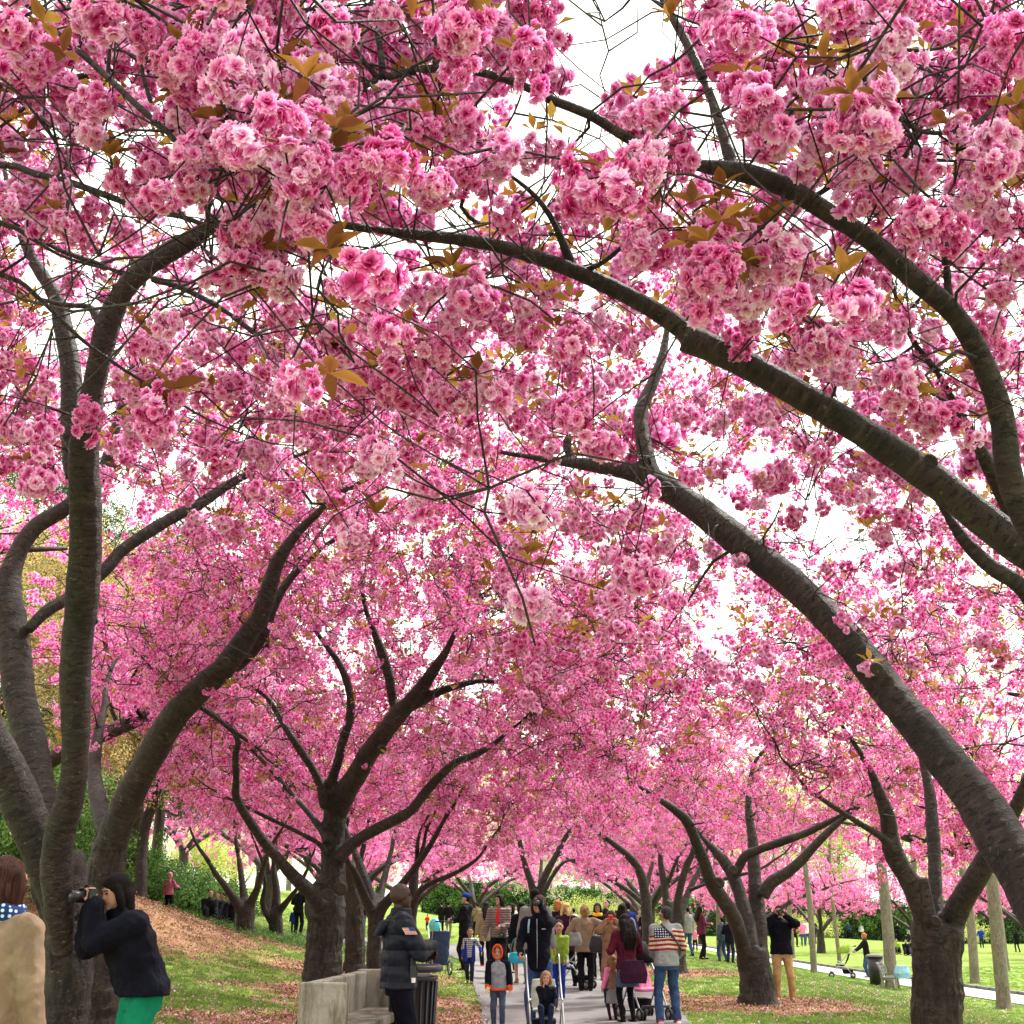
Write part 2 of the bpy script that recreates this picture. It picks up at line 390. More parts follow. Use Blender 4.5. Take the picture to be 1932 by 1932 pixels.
CL1 = variant_set('mid_blossom', [cluster_mesh(200 + i, 1) for i in range(7)])
CL2 = variant_set('far_blossom', [cluster_mesh(300 + i, 2) for i in range(6)])
LEAFS = [leaf_mesh(i) for i in range(5)]
SPRIG = variant_set('bronze_sprig', [sprig_mesh(i, BRONZE) for i in range(5)])
# ---------------------------------------------------------------- cherry trees: traced skeletons
VIS = []            # limbs seen in the photograph: blossoms must not bury them
TREES = []
class Tree:
    def __init__(s, label, base_px, Y, crown=None, group='cherry trees along the path', name='cherry_tree', seed=1, flare=1.5, trunk=None, ex=None):
        s.nodes = []; s.wood = MB(); s.thin = []; s.skel = []; s.seed = seed; s.rng = random.Random(seed); s.crown = crown; s.Y = Y; s.label = label
        s.ex = ex
        p = at(base_px[0], base_px[1], Y); gz = ground(p.x, p.y)
        s.base = Vector((p.x, p.y, gz)); s.root = thing(name, label, 'tree', s.base, 0, group)
        if trunk: s.limb(trunk, Y, Y, trunk=True, flare=flare)
        TREES.append(s)
    def loc(s, P): return [p - s.base for p in P]
    def limb(s, pts, Y0, Y1, trunk=False, flare=1.5, vis=True, cut=False, tipext=True):
        n = len(pts); acc = [0.0]
        for i in range(1, n): acc.append(acc[-1] + math.hypot(pts[i][0] - pts[i - 1][0], pts[i][1] - pts[i - 1][1]))
        P = []; Rr = []
        for (x, y, w), a in zip(pts, acc):
            Y = Y0 + (Y1 - Y0) * (a / acc[-1]); P.append(at(x, y, Y)); Rr.append(w / 2 * depth_at(x, y, Y) / F)
        if vis: VIS.append((np.array([q[0] for q in pts], float), np.array([q[1] for q in pts], float), np.array([q[2] for q in pts], float), depth_at(pts[0][0], pts[0][1], Y0), depth_at(pts[-1][0], pts[-1][1], Y1)))
        if trunk:
            b = P[0]; g = ground(b.x, b.y)
            if b.z > g + .05:
                k = [Vector((b.x, b.y, g - .12)), Vector((b.x, b.y, g + .08)), Vector((b.x, b.y, g + .3))]
                k = [q for q in k if q.z < b.z - .05]
                rr = [Rr[0] * flare, Rr[0] * (1 + (flare - 1) * .55), Rr[0] * 1.06][:len(k)]
                P = k + P; Rr = rr + Rr
            else: P[0].z = g - .1
        vox = s.vox = .016 if s.Y < 12 else .022 if s.Y < 18 else .03 if s.Y < 30 else .045
        next_ = []
        if tipext and not cut and not trunk:
            d = (P[-1] - P[-2]).normalized(); q = P[-1]; r = Rr[-1]
            for e in range(7):
                d = (d + Vector((s.rng.gauss(0, .16), s.rng.gauss(0, .16), s.rng.gauss(.08, .10)))).normalized(); q = q + d * (.16 + 3 * r); r = r * .78 + .0006; next_.append((q, r))
                if e in (0, 2, 3): s.nodes.append((q, r, 1))
        P = P + [a for a, b in next_]; Rr = Rr + [b for a, b in next_]
        L_, R_ = catmull(s.loc(P), Rr, .08 if s.Y < 30 else .16)
        nthick = sum(1 for r in R_ if r > vox * 1.25)
        if nthick > 3:
            tube(s.wood, L_[:nthick], R_[:nthick], sides=20 if max(R_) > .06 else 12)
            bs = s.seed * 3.7 + len(s.skel); run = 0.0; T_, fr_ = frames(L_[:nthick])
            for i in range(nthick):
                if i: run += (L_[i] - L_[i - 1]).length
                s.skel.append((L_[i], fr_[i], run, bs, 1.0 if trunk else 0.0, R_[i]))
        else: nthick = 1
        if nthick < len(L_) - 1:
            mb = MB(); tube(mb, L_[nthick - 1:], R_[nthick - 1:], sides=9, bump=.10, bseed=s.seed * 1.7 + len(s.nodes))
            mb.build('limb', BARK, s.root, uv=True)
        Pn, Rn = catmull(P, Rr, .3)
        for q, r in zip(Pn[1 if not trunk else 3:], Rn[1 if not trunk else 3:]): s.nodes.append((q, r, 0))
        if not cut and tipext and not trunk: s.nodes.append((P[-1], Rr[-1], 1))
        return s
    def fuse(s):
        tmp = bpy.data.objects.new('t', s.wood.mesh('trunk')); C.objects.link(tmp)
        md = tmp.modifiers.new('r', 'REMESH'); md.mode = 'VOXEL'; md.voxel_size = s.vox
        sm = tmp.modifiers.new('s', 'SMOOTH'); sm.factor = .5; sm.iterations = 5
        dg = bpy.context.evaluated_depsgraph_get(); me = bpy.data.meshes.new_from_object(tmp.evaluated_get(dg)); bpy.data.objects.remove(tmp)
        me.name = 'trunk'; n = len(me.vertices); co = np.empty(n * 3); me.vertices.foreach_get('co', co); co = co.reshape(-1, 3)
        nr = np.empty(n * 3); me.vertices.foreach_get('normal', nr); nr = nr.reshape(-1, 3)
        kd = kdtree.KDTree(len(s.skel)); [kd.insert(k[0], i) for i, k in enumerate(s.skel)]; kd.balance()
        SP = np.array([tuple(k[0]) for k in s.skel]); bk = np.empty((n, 3)); am = 1.0; tr = np.zeros(n)
        for i in range(n):
            c = Vector(co[i]); best = None
            for q, j, dist in kd.find_n(c, 3):
                e = dist / (s.skel[j][5] + .01)
                if best is None or e < best[0]: best = (e, j)
            k = s.skel[best[1]]; d = c - k[0]; u, v = k[1]; t_ = u.cross(v)
            bk[i] = (d.dot(u), d.dot(v) + k[3], k[2] + d.dot(t_)); tr[i] = k[4]
            rr = k[5]; q = Vector(bk[i])
            h = .10 * rr * noise.noise(c * 3.3) + .05 * rr * noise.noise(Vector((q.x * 3, q.y * 3, q.z * 16)))
            if k[4] > .5: h += .14 * min(rr, .2) * (abs(noise.noise(Vector((q.x * 15, q.y * 15, q.z * 3.2)))) - .2) + .04 * min(rr, .2) * noise.noise(Vector((q.x * 34, q.y * 34, q.z * 12)))
            co[i] += nr[i] * h
        me.vertices.foreach_set('co', co.ravel())
        a = me.attributes.new('bk', 'FLOAT_VECTOR', 'POINT'); a.data.foreach_set('vector', bk.ravel())
        # rough plates on the trunk, smooth ringed bark above
        pv = np.empty(len(me.loops), int); me.loops.foreach_get('vertex_index', pv); ls = np.empty(len(me.polygons), int); me.polygons.foreach_get('loop_start', ls)
        me.polygons.foreach_set('use_smooth', [True] * len(me.polygons))
        me.materials.clear(); me.materials.append(BARK); me.materials.append(BARKT); me.polygons.foreach_set('material_index', np.where(tr[pv[ls]] > .5, 1, 0)); me.update()
        link('trunk', me, None, s.root); return n
    def knot(s, x, y, Y, w, ring=True):
        """a healed pruning wound: raised ring with a dished centre, facing the camera"""
        p = at(x, y, Y); r = w / 2 * depth_at(x, y, Y) / F; d = (Vector((0, 0, CAMZ)) - p).normalized(); u, v, n = basis(d)
        mb = MB(); vs = []; K = 14
        prof = [(1.25, -.35), (1.1, .12), (.85, .28), (.6, .16), (.3, .10)]
        for rr, h in prof:
            for k in range(K):
                a = 6.2832 * k / K; vs.append(p + (u * math.cos(a) + v * math.sin(a) * 1.15) * r * rr + n * r * h - s.base)
        fs = [(i * K + k, i * K + (k + 1) % K, (i + 1) * K + (k + 1) % K, (i + 1) * K + k) for i in range(len(prof) - 1) for k in range(K)]
        fs.append(tuple((len(prof) - 1) * K + k for k in range(K)))
        mb.add(vs, fs); mb.build('knot', BARKT, s.root, uv=True)
        return s

# tree A : near left, dark upright stem
A = Tree('many-stemmed cherry tree with tall dark upright stem, at left edge beside the photographer', (125, 1932), 9.6, crown=(-3.2, 9.0, 5.0, 1500, 3.9, 7.4), seed=11,
         trunk=[(123, 1990, 100), (120, 1932, 90), (128, 1850, 84), (128, 1770, 84), (120, 1700, 92), (110, 1650, 104), (105, 1615, 96)])
A.limb([(118, 1790, 40), (104, 1710, 54), (90, 1650, 62), (70, 1590, 70), (45, 1525, 76), (12, 1450, 72), (-25, 1380, 66), (-60, 1250, 60), (-90, 1080, 50)], 9.5, 8.6)
A.limb([(120, 1740, 40), (104, 1650, 54), (92, 1595, 58), (80, 1530, 60), (66, 1450, 62), (50, 1370, 62), (32, 1280, 60), (24, 1190, 58), (15, 1110, 48), (30, 1050, 36), (66, 995, 30), (126, 957, 30), (190, 900, 26), (220, 800, 20)], 9.9, 11.0)
A.limb([(52, 1190, 22), (85, 1155, 24), (126, 1130, 24), (170, 1100, 24), (200, 1073, 24), (232, 1037, 24), (291, 997, 24), (331, 974, 23), (381, 948, 22), (430, 915, 18), (500, 880, 12), (560, 860, 7)], 10.4, 11.6)
A.limb([(120, 1800, 40), (112, 1710, 56), (106, 1640, 62), (112, 1575, 58), (128, 1520, 54), (138, 1470, 52), (142, 1400, 53), (142, 1290, 59), (147, 1200, 58), (155, 1130, 60), (160, 1040, 62), (160, 940, 58), (158, 860, 56), (166, 790, 50), (177, 730, 44), (190, 670, 44), (203, 615, 46), (232, 550, 42), (271, 507, 42), (315, 478, 40), (364, 450, 36), (400, 425, 28), (450, 400, 18), (520, 370, 9)], 9.2, 6.6)
A.limb([(146, 900, 44), (139, 860, 44), (136, 772, 42), (132, 690, 40), (120, 620, 36), (105, 560, 30), (66, 497, 24), (43, 447, 20), (20, 380, 14)], 9.4, 9.0)
A.limb([(250, 525, 13), (185, 498, 11), (109, 470, 9), (60, 440, 6)], 7.6, 7.2)
A.limb([(288, 526, 16), (340, 542, 14), (397, 570, 13), (440, 597, 12), (480, 628, 10), (520, 650, 6)], 7.3, 7.0)
A.limb([(190, 610, 24), (170, 580, 14), (120, 575, 10), (60, 560, 6)], 7.8, 8.0)
A.knot(209, 625, 7.55, 16).knot(178, 1215 - 195, 9.0, 18).knot(176, 1170, 9.1, 14)
# tree B : behind A, leaning right
B = Tree('cherry tree behind the photographer, one stout limb leaning right over the lawn', (195, 1800), 13.4, crown=(-3.2, 14.5, 4.8, 1500, 3.6, 7.4), seed=12,
         trunk=[(186, 1850, 84), (190, 1800, 78), (195, 1700, 72), (204, 1620, 68), (214, 1570, 64)])
B.limb([(206, 1600, 66), (228, 1540, 58), (245, 1500, 55), (265, 1460, 54), (297, 1402, 54), (335, 1344, 54), (377, 1301, 50), (420, 1262, 46), (450, 1222, 43), (472, 1190, 40), (490, 1165, 37), (505, 1120, 33), (515, 1085, 30), (528, 1052, 27), (560, 1006, 19), (596, 971, 15), (640, 931, 11), (700, 900, 7)], 13.4, 11.5)
B.limb([(440, 1262, 26), (480, 1226, 22), (504, 1180, 20), (520, 1136, 19), (545, 1095, 16), (580, 1060, 12)], 13.2, 13.0)
B.limb([(372, 1330, 12), (405, 1352, 12), (434, 1375, 10), (470, 1400, 6)], 13.3, 14.2)
B.limb([(212, 1600, 40), (190, 1530, 34), (178, 1450, 26), (190, 1360, 18)], 13.6, 15.5, vis=False)
B.knot(426, 1249, 12.2, 15).knot(328, 1350, 12.6, 14)
# tree C : centre left, behind the bench
Ct = Tree('cherry tree with stout rough trunk and spreading limbs right behind the concrete bench', (609, 1850), 16.6, crown=(-2.3, 17, 5.2, 2000, 3.5, 7.2), seed=13,
          trunk=[(609, 1862, 76), (609, 1823, 71), (612, 1780, 69), (614, 1748, 70), (614, 1705, 76), (620, 1680, 66), (628, 1655, 48), (628, 1600, 43), (631, 1554, 44), (636, 1515, 46)])
Ct.limb([(638, 1530, 40), (652, 1494, 42), (672, 1462, 40), (694, 1425, 38), (715, 1395, 36), (742, 1360, 34), (762, 1334, 36)], 16.6, 15.2, tipext=False)
Ct.limb([(762, 1336, 30), (782, 1313, 27), (802, 1288, 26), (822, 1258, 22), (842, 1228, 16), (860, 1190, 10)], 15.2, 14.4)
Ct.limb([(770, 1334, 24), (790, 1324, 22), (822, 1308, 18), (866, 1293, 14), (910, 1285, 10), (960, 1290, 6)], 15.2, 14.6)
Ct.limb([(750, 1345, 22), (741, 1318, 18), (735, 1282, 20), (722, 1236, 20), (707, 1195, 15), (690, 1150, 9)], 15.4, 14.8)
Ct.limb([(618, 1525, 30), (624, 1480, 22), (637, 1440, 18), (648, 1395, 18), (661, 1350, 18), (660, 1308, 16), (644, 1259, 15), (620, 1224, 12), (593, 1188, 9), (560, 1150, 5)], 16.5, 15.5)
Ct.limb([(613, 1520, 22), (604, 1480, 17), (590, 1450, 16), (570, 1420, 16), (550, 1390, 15), (530, 1358, 13), (509, 1322, 10), (486, 1302, 7), (450, 1268, 4)], 16.4, 16.0)
Ct.limb([(616, 1590, 18), (608, 1568, 14), (579, 1530, 12), (541, 1488, 10), (498, 1438, 9), (457, 1400, 6), (420, 1390, 4)], 16.4, 17.5)
Ct.limb([(616, 1612, 14), (602, 1592, 11), (570, 1574, 10), (527, 1553, 9), (469, 1525, 6), (420, 1500, 4)], 16.4, 15.6)
Ct.limb([(606, 1708, 34), (584, 1682, 27), (556, 1656, 24), (527, 1623, 22), (498, 1588, 20), (469, 1546, 18), (446, 1506, 16), (446, 1467, 14), (444, 1420, 14), (450, 1400, 13), (434, 1373, 12), (405, 1348, 10), (377, 1334, 7)], 16.4, 14.6)
Ct.limb([(640, 1618, 30), (660, 1596, 24), (686, 1577, 22), (730, 1554, 22), (773, 1531, 20), (802, 1496, 20), (828, 1467, 18), (860, 1438, 16), (889, 1427, 14), (921, 1411, 12), (960, 1380, 6)], 16.5, 15.0)
Ct.knot(643, 1676, 16.1, 20).knot(619, 1688, 16.05, 17).knot(721, 1414, 15.4, 13)
# trees D, E just behind C
D = Tree('cherry trunk with pale flaking bark close behind the stout one at the bench', (670, 1800), 27, crown=(-4.6, 28, 4.5, 1200, 3.3, 6.8), seed=14, trunk=[(670, 1806, 38), (670, 1760, 36), (668, 1710, 36), (664, 1680, 33)])
D.limb([(664, 1684, 24), (656, 1640, 17), (648, 1600, 15), (655, 1550, 10)], 27, 26); D.limb([(668, 1684, 20), (676, 1640, 13), (690, 1580, 9)], 27, 27)
E = Tree('cherry tree with fan of slim stems between the bench tree and the officer', (702, 1825), 22, crown=(-2.6, 22.5, 4.8, 1500, 3.3, 7.0), seed=15, trunk=[(706, 1828, 30), (706, 1780, 27), (709, 1735, 30), (712, 1718, 34)])
E.limb([(704, 1728, 24), (689, 1694, 18), (669, 1648, 16), (654, 1622, 13), (640, 1590, 9)], 22, 21); E.limb([(710, 1722, 22), (699, 1686, 18), (684, 1644, 16), (669, 1606, 14), (655, 1570, 10)], 22, 22.5)
E.limb([(718, 1716, 22), (743, 1686, 18), (766, 1659, 16), (783, 1637, 15), (802, 1610, 13), (820, 1580, 11), (842, 1540, 9), (866, 1502, 6)], 22, 20.5); E.limb([(716, 1718, 18), (722, 1670, 15), (736, 1615, 11), (748, 1560, 8)], 22, 23)
E.limb([(768, 1730, 16), (783, 1700, 13), (793, 1681, 12), (818, 1664, 11), (855, 1649, 10), (892, 1627, 7)], 22, 21); E.limb([(776, 1780, 20), (774, 1740, 20), (778, 1690, 18), (781, 1652, 17), (790, 1625, 9)], 22.2, 22.2)
E.limb([(708, 1826, 30), (740, 1800, 20), (768, 1770, 20), (776, 1740, 18)], 22.1, 22.2)
# left far pair
Fq = Tree('dark cherry tree at the far side of the bare brown slope', (463, 1765), 33, crown=(-7.4, 33, 4.2, 900, 3.6, 6.9), seed=16, trunk=[(463, 1768, 38), (463, 1735, 33), (463, 1712, 38)])
Fq.limb([(456, 1716, 22), (444, 1700, 17), (428, 1676, 14), (408, 1650, 12), (390, 1620, 8)], 33, 32); Fq.limb([(462, 1712, 20), (458, 1675, 14), (452, 1630, 11), (446, 1590, 7)], 33, 33.5); Fq.limb([(468, 1714, 22), (484, 1680, 15), (496, 1640, 12), (510, 1600, 8)], 33, 32)
G = Tree('crooked cherry tree between the slope tree and the dark figures', (522, 1776), 36, crown=(-6.0, 37, 4.2, 900, 3.4, 6.8), seed=17, trunk=[(522, 1780, 30), (521, 1740, 25), (520, 1715, 26)])
G.limb([(516, 1745, 15), (503, 1724, 13), (495, 1700, 11), (500, 1672, 9), (496, 1630, 7)], 36, 35); G.limb([(521, 1718, 19), (521, 1675, 15), (516, 1635, 11), (520, 1595, 8)], 36, 36); G.limb([(524, 1722, 17), (544, 1698, 12), (562, 1674, 9), (580, 1640, 6)], 36, 35)
# right side: lawn tree H
H = Tree('cherry tree of four fused leaning stems beside man in khaki trousers', (1434, 1889), 24.6, crown=(4.6, 25, 5.2, 1900, 3.3, 7.2), seed=18, flare=1.25, trunk=[(1432, 1889, 78), (1428, 1860, 64), (1423, 1820, 60), (1420, 1790, 58)])
H.limb([(1408, 1830, 32), (1400, 1780, 28), (1386, 1734, 29), (1364, 1698, 28), (1343, 1668, 27), (1329, 1628, 23), (1313, 1588, 21), (1296, 1549, 21), (1272, 1527, 17), (1244, 1508, 13), (1212, 1488, 9)], 24.6, 22)
H.limb([(1420, 1810, 30), (1411, 1744, 29), (1397, 1692, 25), (1384, 1655, 23), (1368, 1628, 22), (1350, 1606, 17), (1330, 1585, 10)], 24.4, 25)
H.limb([(1388, 1650, 18), (1405, 1616, 18), (1436, 1602, 17), (1480, 1586, 17), (1520, 1572, 15), (1565, 1550, 12), (1600, 1530, 7)], 24.6, 23)
H.limb([(1432, 1810, 34), (1432, 1744, 31), (1427, 1692, 30), (1423, 1640, 25), (1420, 1585, 20), (1412, 1520, 14), (1420, 1450, 9)], 24.6, 25.5)
H.limb([(1438, 1690, 28), (1457, 1664, 24), (1488, 1644, 22), (1516, 1619, 19), (1542, 1590, 17), (1577, 1556, 14), (1610, 1530, 8)], 24.6, 24)
H.limb([(1300, 1680, 9), (1331, 1668, 8), (1366, 1659, 8), (1400, 1650, 8)], 26, 26)
H.knot(1383, 1641, 24.2, 14).knot(1357, 1665, 23.2, 16)
# right near I
I_ = Tree('thick rough cherry trunk at right forking into a V with a sawn stub', (1768, 1932), 13.2, crown=(4.6, 13.5, 4.6, 1300, 3.7, 7.2), seed=19, trunk=[(1768, 1960, 96), (1768, 1900, 93), (1768, 1856, 91), (1767, 1802, 90), (1768, 1768, 96), (1770, 1745, 92)])
I_.limb([(1752, 1775, 56), (1744, 1727, 43), (1727, 1685, 40), (1707, 1648, 39), (1688, 1614, 38), (1680, 1585, 35), (1674, 1538, 29), (1658, 1494, 22), (1640, 1450, 14), (1610, 1400, 8)], 13.2, 12.6)
I_.limb([(1690, 1612, 22), (1664, 1580, 16), (1629, 1558, 14), (1582, 1528, 11), (1540, 1500, 7)], 12.9, 12.2)
I_.limb([(1768, 1730, 34), (1766, 1690, 25), (1763, 1642, 26), (1762, 1600, 26), (1758, 1550, 25), (1755, 1500, 22), (1745, 1452, 18), (1735, 1400, 12)], 13.4, 14)
I_.limb([(1758, 1745, 30), (1752, 1710, 22), (1745, 1675, 20), (1741, 1655, 21)], 13.0, 13.0, cut=True)
I_.limb([(1784, 1765, 60), (1800, 1730, 47), (1819, 1694, 44), (1840, 1659, 44), (1862, 1620, 40), (1890, 1570, 34), (1916, 1525, 28), (1950, 1440, 20)], 13.3, 12.0)
I_.knot(1765, 1738, 12.9, 16)
# right big arching limb J
J = Tree('big cherry tree off the right edge whose smooth lower limb arches over the path', (2130, 1932), 7.0, crown=(4.4, 7.2, 4.4, 900, 3.9, 7.0), seed=20, trunk=[(2160, 2200, 190), (2140, 2050, 185), (2100, 1950, 175), (2060, 1880, 170)])
J.limb([(2080, 1900, 150), (1990, 1740, 118), (1915, 1622, 98), (1840, 1505, 82), (1762, 1408, 73), (1692, 1322, 69), (1650, 1268, 66), (1600, 1208, 60), (1540, 1142, 58), (1480, 1088, 59), (1400, 1026, 58), (1320, 964, 54), (1255, 920, 50), (1210, 895, 42), (1140, 880, 31), (1060, 871, 19), (1000, 862, 12), (930, 850, 6)], 7.0, 9.0)
J.limb([(1235, 915, 40), (1222, 870, 33), (1212, 820, 30), (1210, 772, 27), (1232, 722, 25), (1250, 670, 18), (1262, 600, 10)], 8.5, 9.0)
J.limb([(1085, 875, 18), (1070, 845, 19), (1072, 825, 17)], 8.85, 8.85, cut=True)
J.limb([(2020, 1800, 120), (2030, 1600, 80), (2020, 1400, 60), (1980, 1200, 44), (1930, 1110, 34), (1870, 1070, 30), (1820, 1020, 26), (1780, 960, 16)], 7.0, 7.2)
J.limb([(1920, 1000, 30), (1890, 930, 34), (1866, 880, 30), (1840, 830, 20)], 7.1, 6.8)
J.knot(1258, 925, 8.35, 26).knot(1655, 1262, 7.4, 20)
# right near upper limbs K
K = Tree('cherry tree beyond the right edge whose sawn upper limb crosses high over the view', (2500, 1932), 4.9, crown=(2.6, 5.2, 3.6, 260, 4.6, 6.8), seed=21, trunk=[(2560, 2300, 260), (2500, 2000, 240), (2450, 1800, 220)])
K.limb([(2450, 1800, 200), (2330, 1450, 150), (2180, 1210, 96), (2040, 1104, 76), (1932, 1038, 68), (1860, 984, 65), (1760, 904, 62), (1650, 830, 59), (1560, 774, 58), (1460, 716, 56), (1370, 670, 56), (1292, 636, 56)], 5.2, 5.0, cut=True)
K.limb([(1345, 655, 48), (1290, 622, 42), (1240, 588, 38), (1160, 545, 36), (1070, 506, 33), (985, 477, 30), (900, 456, 28), (800, 444, 25), (700, 432, 18), (620, 420, 12), (540, 400, 6)], 5.05, 4.6)
K.limb([(2200, 1230, 80), (2060, 1130, 60), (1950, 1010, 46), (1905, 900, 50), (1891, 790, 47), (1852, 678, 45), (1800, 592, 43), (1720, 522, 42), (1640, 452, 40), (1560, 400, 38), (1480, 352, 38), (1400, 325, 38), (1320, 312, 29), (1240, 288, 24), (1180, 258, 20), (1110, 215, 19), (1040, 188, 18), (980, 158, 16), (900, 135, 16), (820, 129, 16), (740, 143, 15), (680, 165, 13), (630, 192, 9), (590, 230, 5)], 5.0, 3.5)
K.limb([(1385, 325, 30), (1362, 250, 23), (1335, 170, 19), (1300, 90, 17), (1262, 20, 15), (1235, -40, 12)], 4.25, 4.4)
K.limb([(722, 148, 15), (717, 90, 12), (705, 30, 9), (695, -20, 6)], 3.6, 3.6); K.limb([(818, 130, 9), (822, 80, 7), (816, 0, 6)], 3.65, 3.6)
K.limb([(715, 150, 12), (690, 120, 9), (660, 80, 7), (600, 45, 6), (540, 30, 4)], 3.6, 3.5)
K.limb([(1085, 520, 26), (1050, 430, 12), (1010, 370, 10), (950, 320, 6)], 4.95, 4.6); K.limb([(1070, 515, 12), (1130, 500, 9), (1200, 440, 8), (1245, 385, 6)], 4.95, 4.6)
K.limb([(1790, 585, 24), (1786, 500, 18), (1782, 420, 15), (1800, 350, 10), (1830, 290, 6)], 4.75, 4.4)
K.limb([(1530, 375, 12), (1600, 330, 9), (1650, 290, 7)], 4.5, 4.2); K.limb([(1580, 420, 10), (1640, 370, 8), (1680, 330, 5)], 4.5, 4.2)
K.limb([(2100, 20, 16), (2000, 110, 11), (1932, 158, 9), (1880, 200, 8), (1837, 236, 9), (1790, 250, 9), (1740, 248, 9), (1700, 228, 10), (1682, 195, 9), (1668, 179, 8), (1655, 130, 6), (1650, 90, 5)], 3.4, 3.3)
K.limb([(1668, 179, 6), (1730, 185, 5), (1790, 150, 4)], 3.3, 3.2); K.limb([(1660, 30, 7), (1640, 80, 8), (1600, 95, 8), (1572, 96, 7)], 3.3, 3.3)
K.limb([(1640, 60, 6), (1690, 90, 8), (1750, 95, 7), (1800, 80, 6), (1850, 40, 5)], 3.3, 3.2)
K.limb([(900, 420, 9), (870, 390, 8), (890, 340, 5)], 4.7, 4.5)
K.knot(1366, 660, 4.85, 26).knot(1902, 905, 4.9, 20).knot(1755, 870, 5.0, 22)
# near left, trunk beyond the frame
Pn = Tree('cherry tree beyond the left edge sending thin pale branches across the upper corner', (-900, 1932), 4.6, crown=(-2.6, 5.4, 3.2, 330, 4.4, 6.8), seed=22, trunk=[(-1000, 2200, 220), (-900, 1900, 210), (-820, 1600, 200)])
Pn.limb([(-820, 1600, 150), (-600, 900, 90), (-350, 400, 50), (-100, 190, 26), (0, 162, 17), (66, 162, 15), (149, 146, 15), (232, 132, 15), (281, 134, 14), (318, 156, 11), (370, 200, 6)], 4.8, 5.2)
Pn.limb([(-820, 1600, 120), (-700, 700, 70), (-400, 100, 40), (-100, -60, 22), (40, 0, 13), (99, 56, 12), (149, 96, 12), (199, 142, 12), (265, 205, 12), (315, 248, 11), (344, 288, 9), (360, 330, 5)], 4.4, 3.4)
Pn.limb([(-500, 500, 40), (-200, 330, 20), (0, 311, 13), (66, 328, 13), (132, 344, 14), (199, 368, 13), (281, 397, 12), (340, 408, 11), (384, 424, 9), (420, 440, 5)], 4.8, 4.5)
Pn.limb([(-300, 420, 20), (0, 516, 10), (66, 556, 9), (149, 636, 8)], 5.2, 5.6); Pn.limb([(-200, 380, 16), (0, 420, 10), (56, 447, 9), (110, 480, 6)], 5.2, 5.2)
Pn.limb([(205, 150, 8), (207, 90, 7), (230, 20, 6)], 3.9, 3.8); Pn.limb([(56, 175, 7), (45, 130, 6), (35, 110, 4)], 4.9, 4.8)
Pn.limb([(0, 240, 6), (50, 200, 8), (66, 165, 9)], 5, 5); Pn.limb([(290, 210, 9), (275, 160, 9), (268, 120, 8), (300, 85, 6), (318, 50, 4)], 4.1, 4)
Pn.limb([(385, 470, 6), (392, 420, 8), (400, 360, 7), (420, 320, 6), (445, 275, 5)], 3.6, 3.4)
Pn.limb([(385, 470, 6), (410, 490, 5), (425, 500, 4)], 3.6, 3.5)
# mid-distance right and centre
M_ = Tree('slim cherry tree arching left just behind the man in the flag sweatshirt', (1221, 1790), 40, crown=(4.6, 40, 4.8, 1300, 3.2, 6.8), seed=23, trunk=[(1223, 1800, 24), (1221, 1743, 21), (1218, 1690, 21)])
M_.limb([(1218, 1695, 20), (1212, 1660, 18), (1200, 1632, 17), (1178, 1608, 14), (1151, 1587, 11), (1122, 1566, 8), (1100, 1540, 5)], 40, 39); M_.limb([(1217, 1680, 13), (1228, 1640, 9), (1236, 1600, 7)], 40, 41)
Nn = Tree('cherry tree with twin dark stems behind the man in the flag sweatshirt', (1262, 1780), 46, crown=(6.2, 47, 4.8, 1200, 3.2, 6.8), seed=24, trunk=[(1262, 1782, 26), (1261, 1740, 22), (1260, 1700, 20)])
Nn.limb([(1259, 1705, 15), (1252, 1660, 14), (1247, 1627, 12), (1243, 1580, 8)], 46, 46); Nn.limb([(1260, 1668, 9), (1270, 1640, 8), (1282, 1612, 7), (1302, 1585, 5)], 46, 45)
Oo = Tree('leaning pair of cherry stems left of the man in khaki trousers', (1270, 1790), 36, crown=(7.0, 36, 4.6, 1100, 3.3, 6.8), seed=25, trunk=[(1278, 1796, 30), (1278, 1750, 26), (1279, 1720, 24)])
Oo.limb([(1276, 1725, 18), (1280, 1690, 16), (1288, 1656, 15), (1297, 1630, 14), (1308, 1606, 12), (1316, 1560, 8)], 36, 35); Oo.limb([(1284, 1726, 17), (1296, 1690, 13), (1307, 1665, 12), (1322, 1636, 9), (1335, 1600, 6)], 36, 37)
Ll = Tree('cherry tree with three spreading stems in the middle of the crowd', (1014, 1790), 52, crown=(1.0, 52, 5.0, 1300, 3.3, 6.8), seed=26, trunk=[(1014, 1800, 30), (1014, 1740, 26), (1014, 1712, 26)])
Ll.limb([(1010, 1716, 15), (1003, 1670, 14), (990, 1630, 12), (982, 1595, 10), (978, 1569, 8)], 52, 51); Ll.limb([(1017, 1714, 17), (1022, 1670, 15), (1033, 1643, 14), (1050, 1613, 12), (1070, 1575, 10), (1097, 1546, 6)], 52, 51)
Ll.limb([(1018, 1710, 12), (1032, 1672, 9), (1050, 1642, 8), (1066, 1626, 6), (1090, 1622, 5)], 52, 50); Ll.limb([(1016, 1690, 10), (1020, 1650, 8), (1022, 1615, 6)], 52, 53)

print('wood verts', sum(T.fuse() for T in TREES))
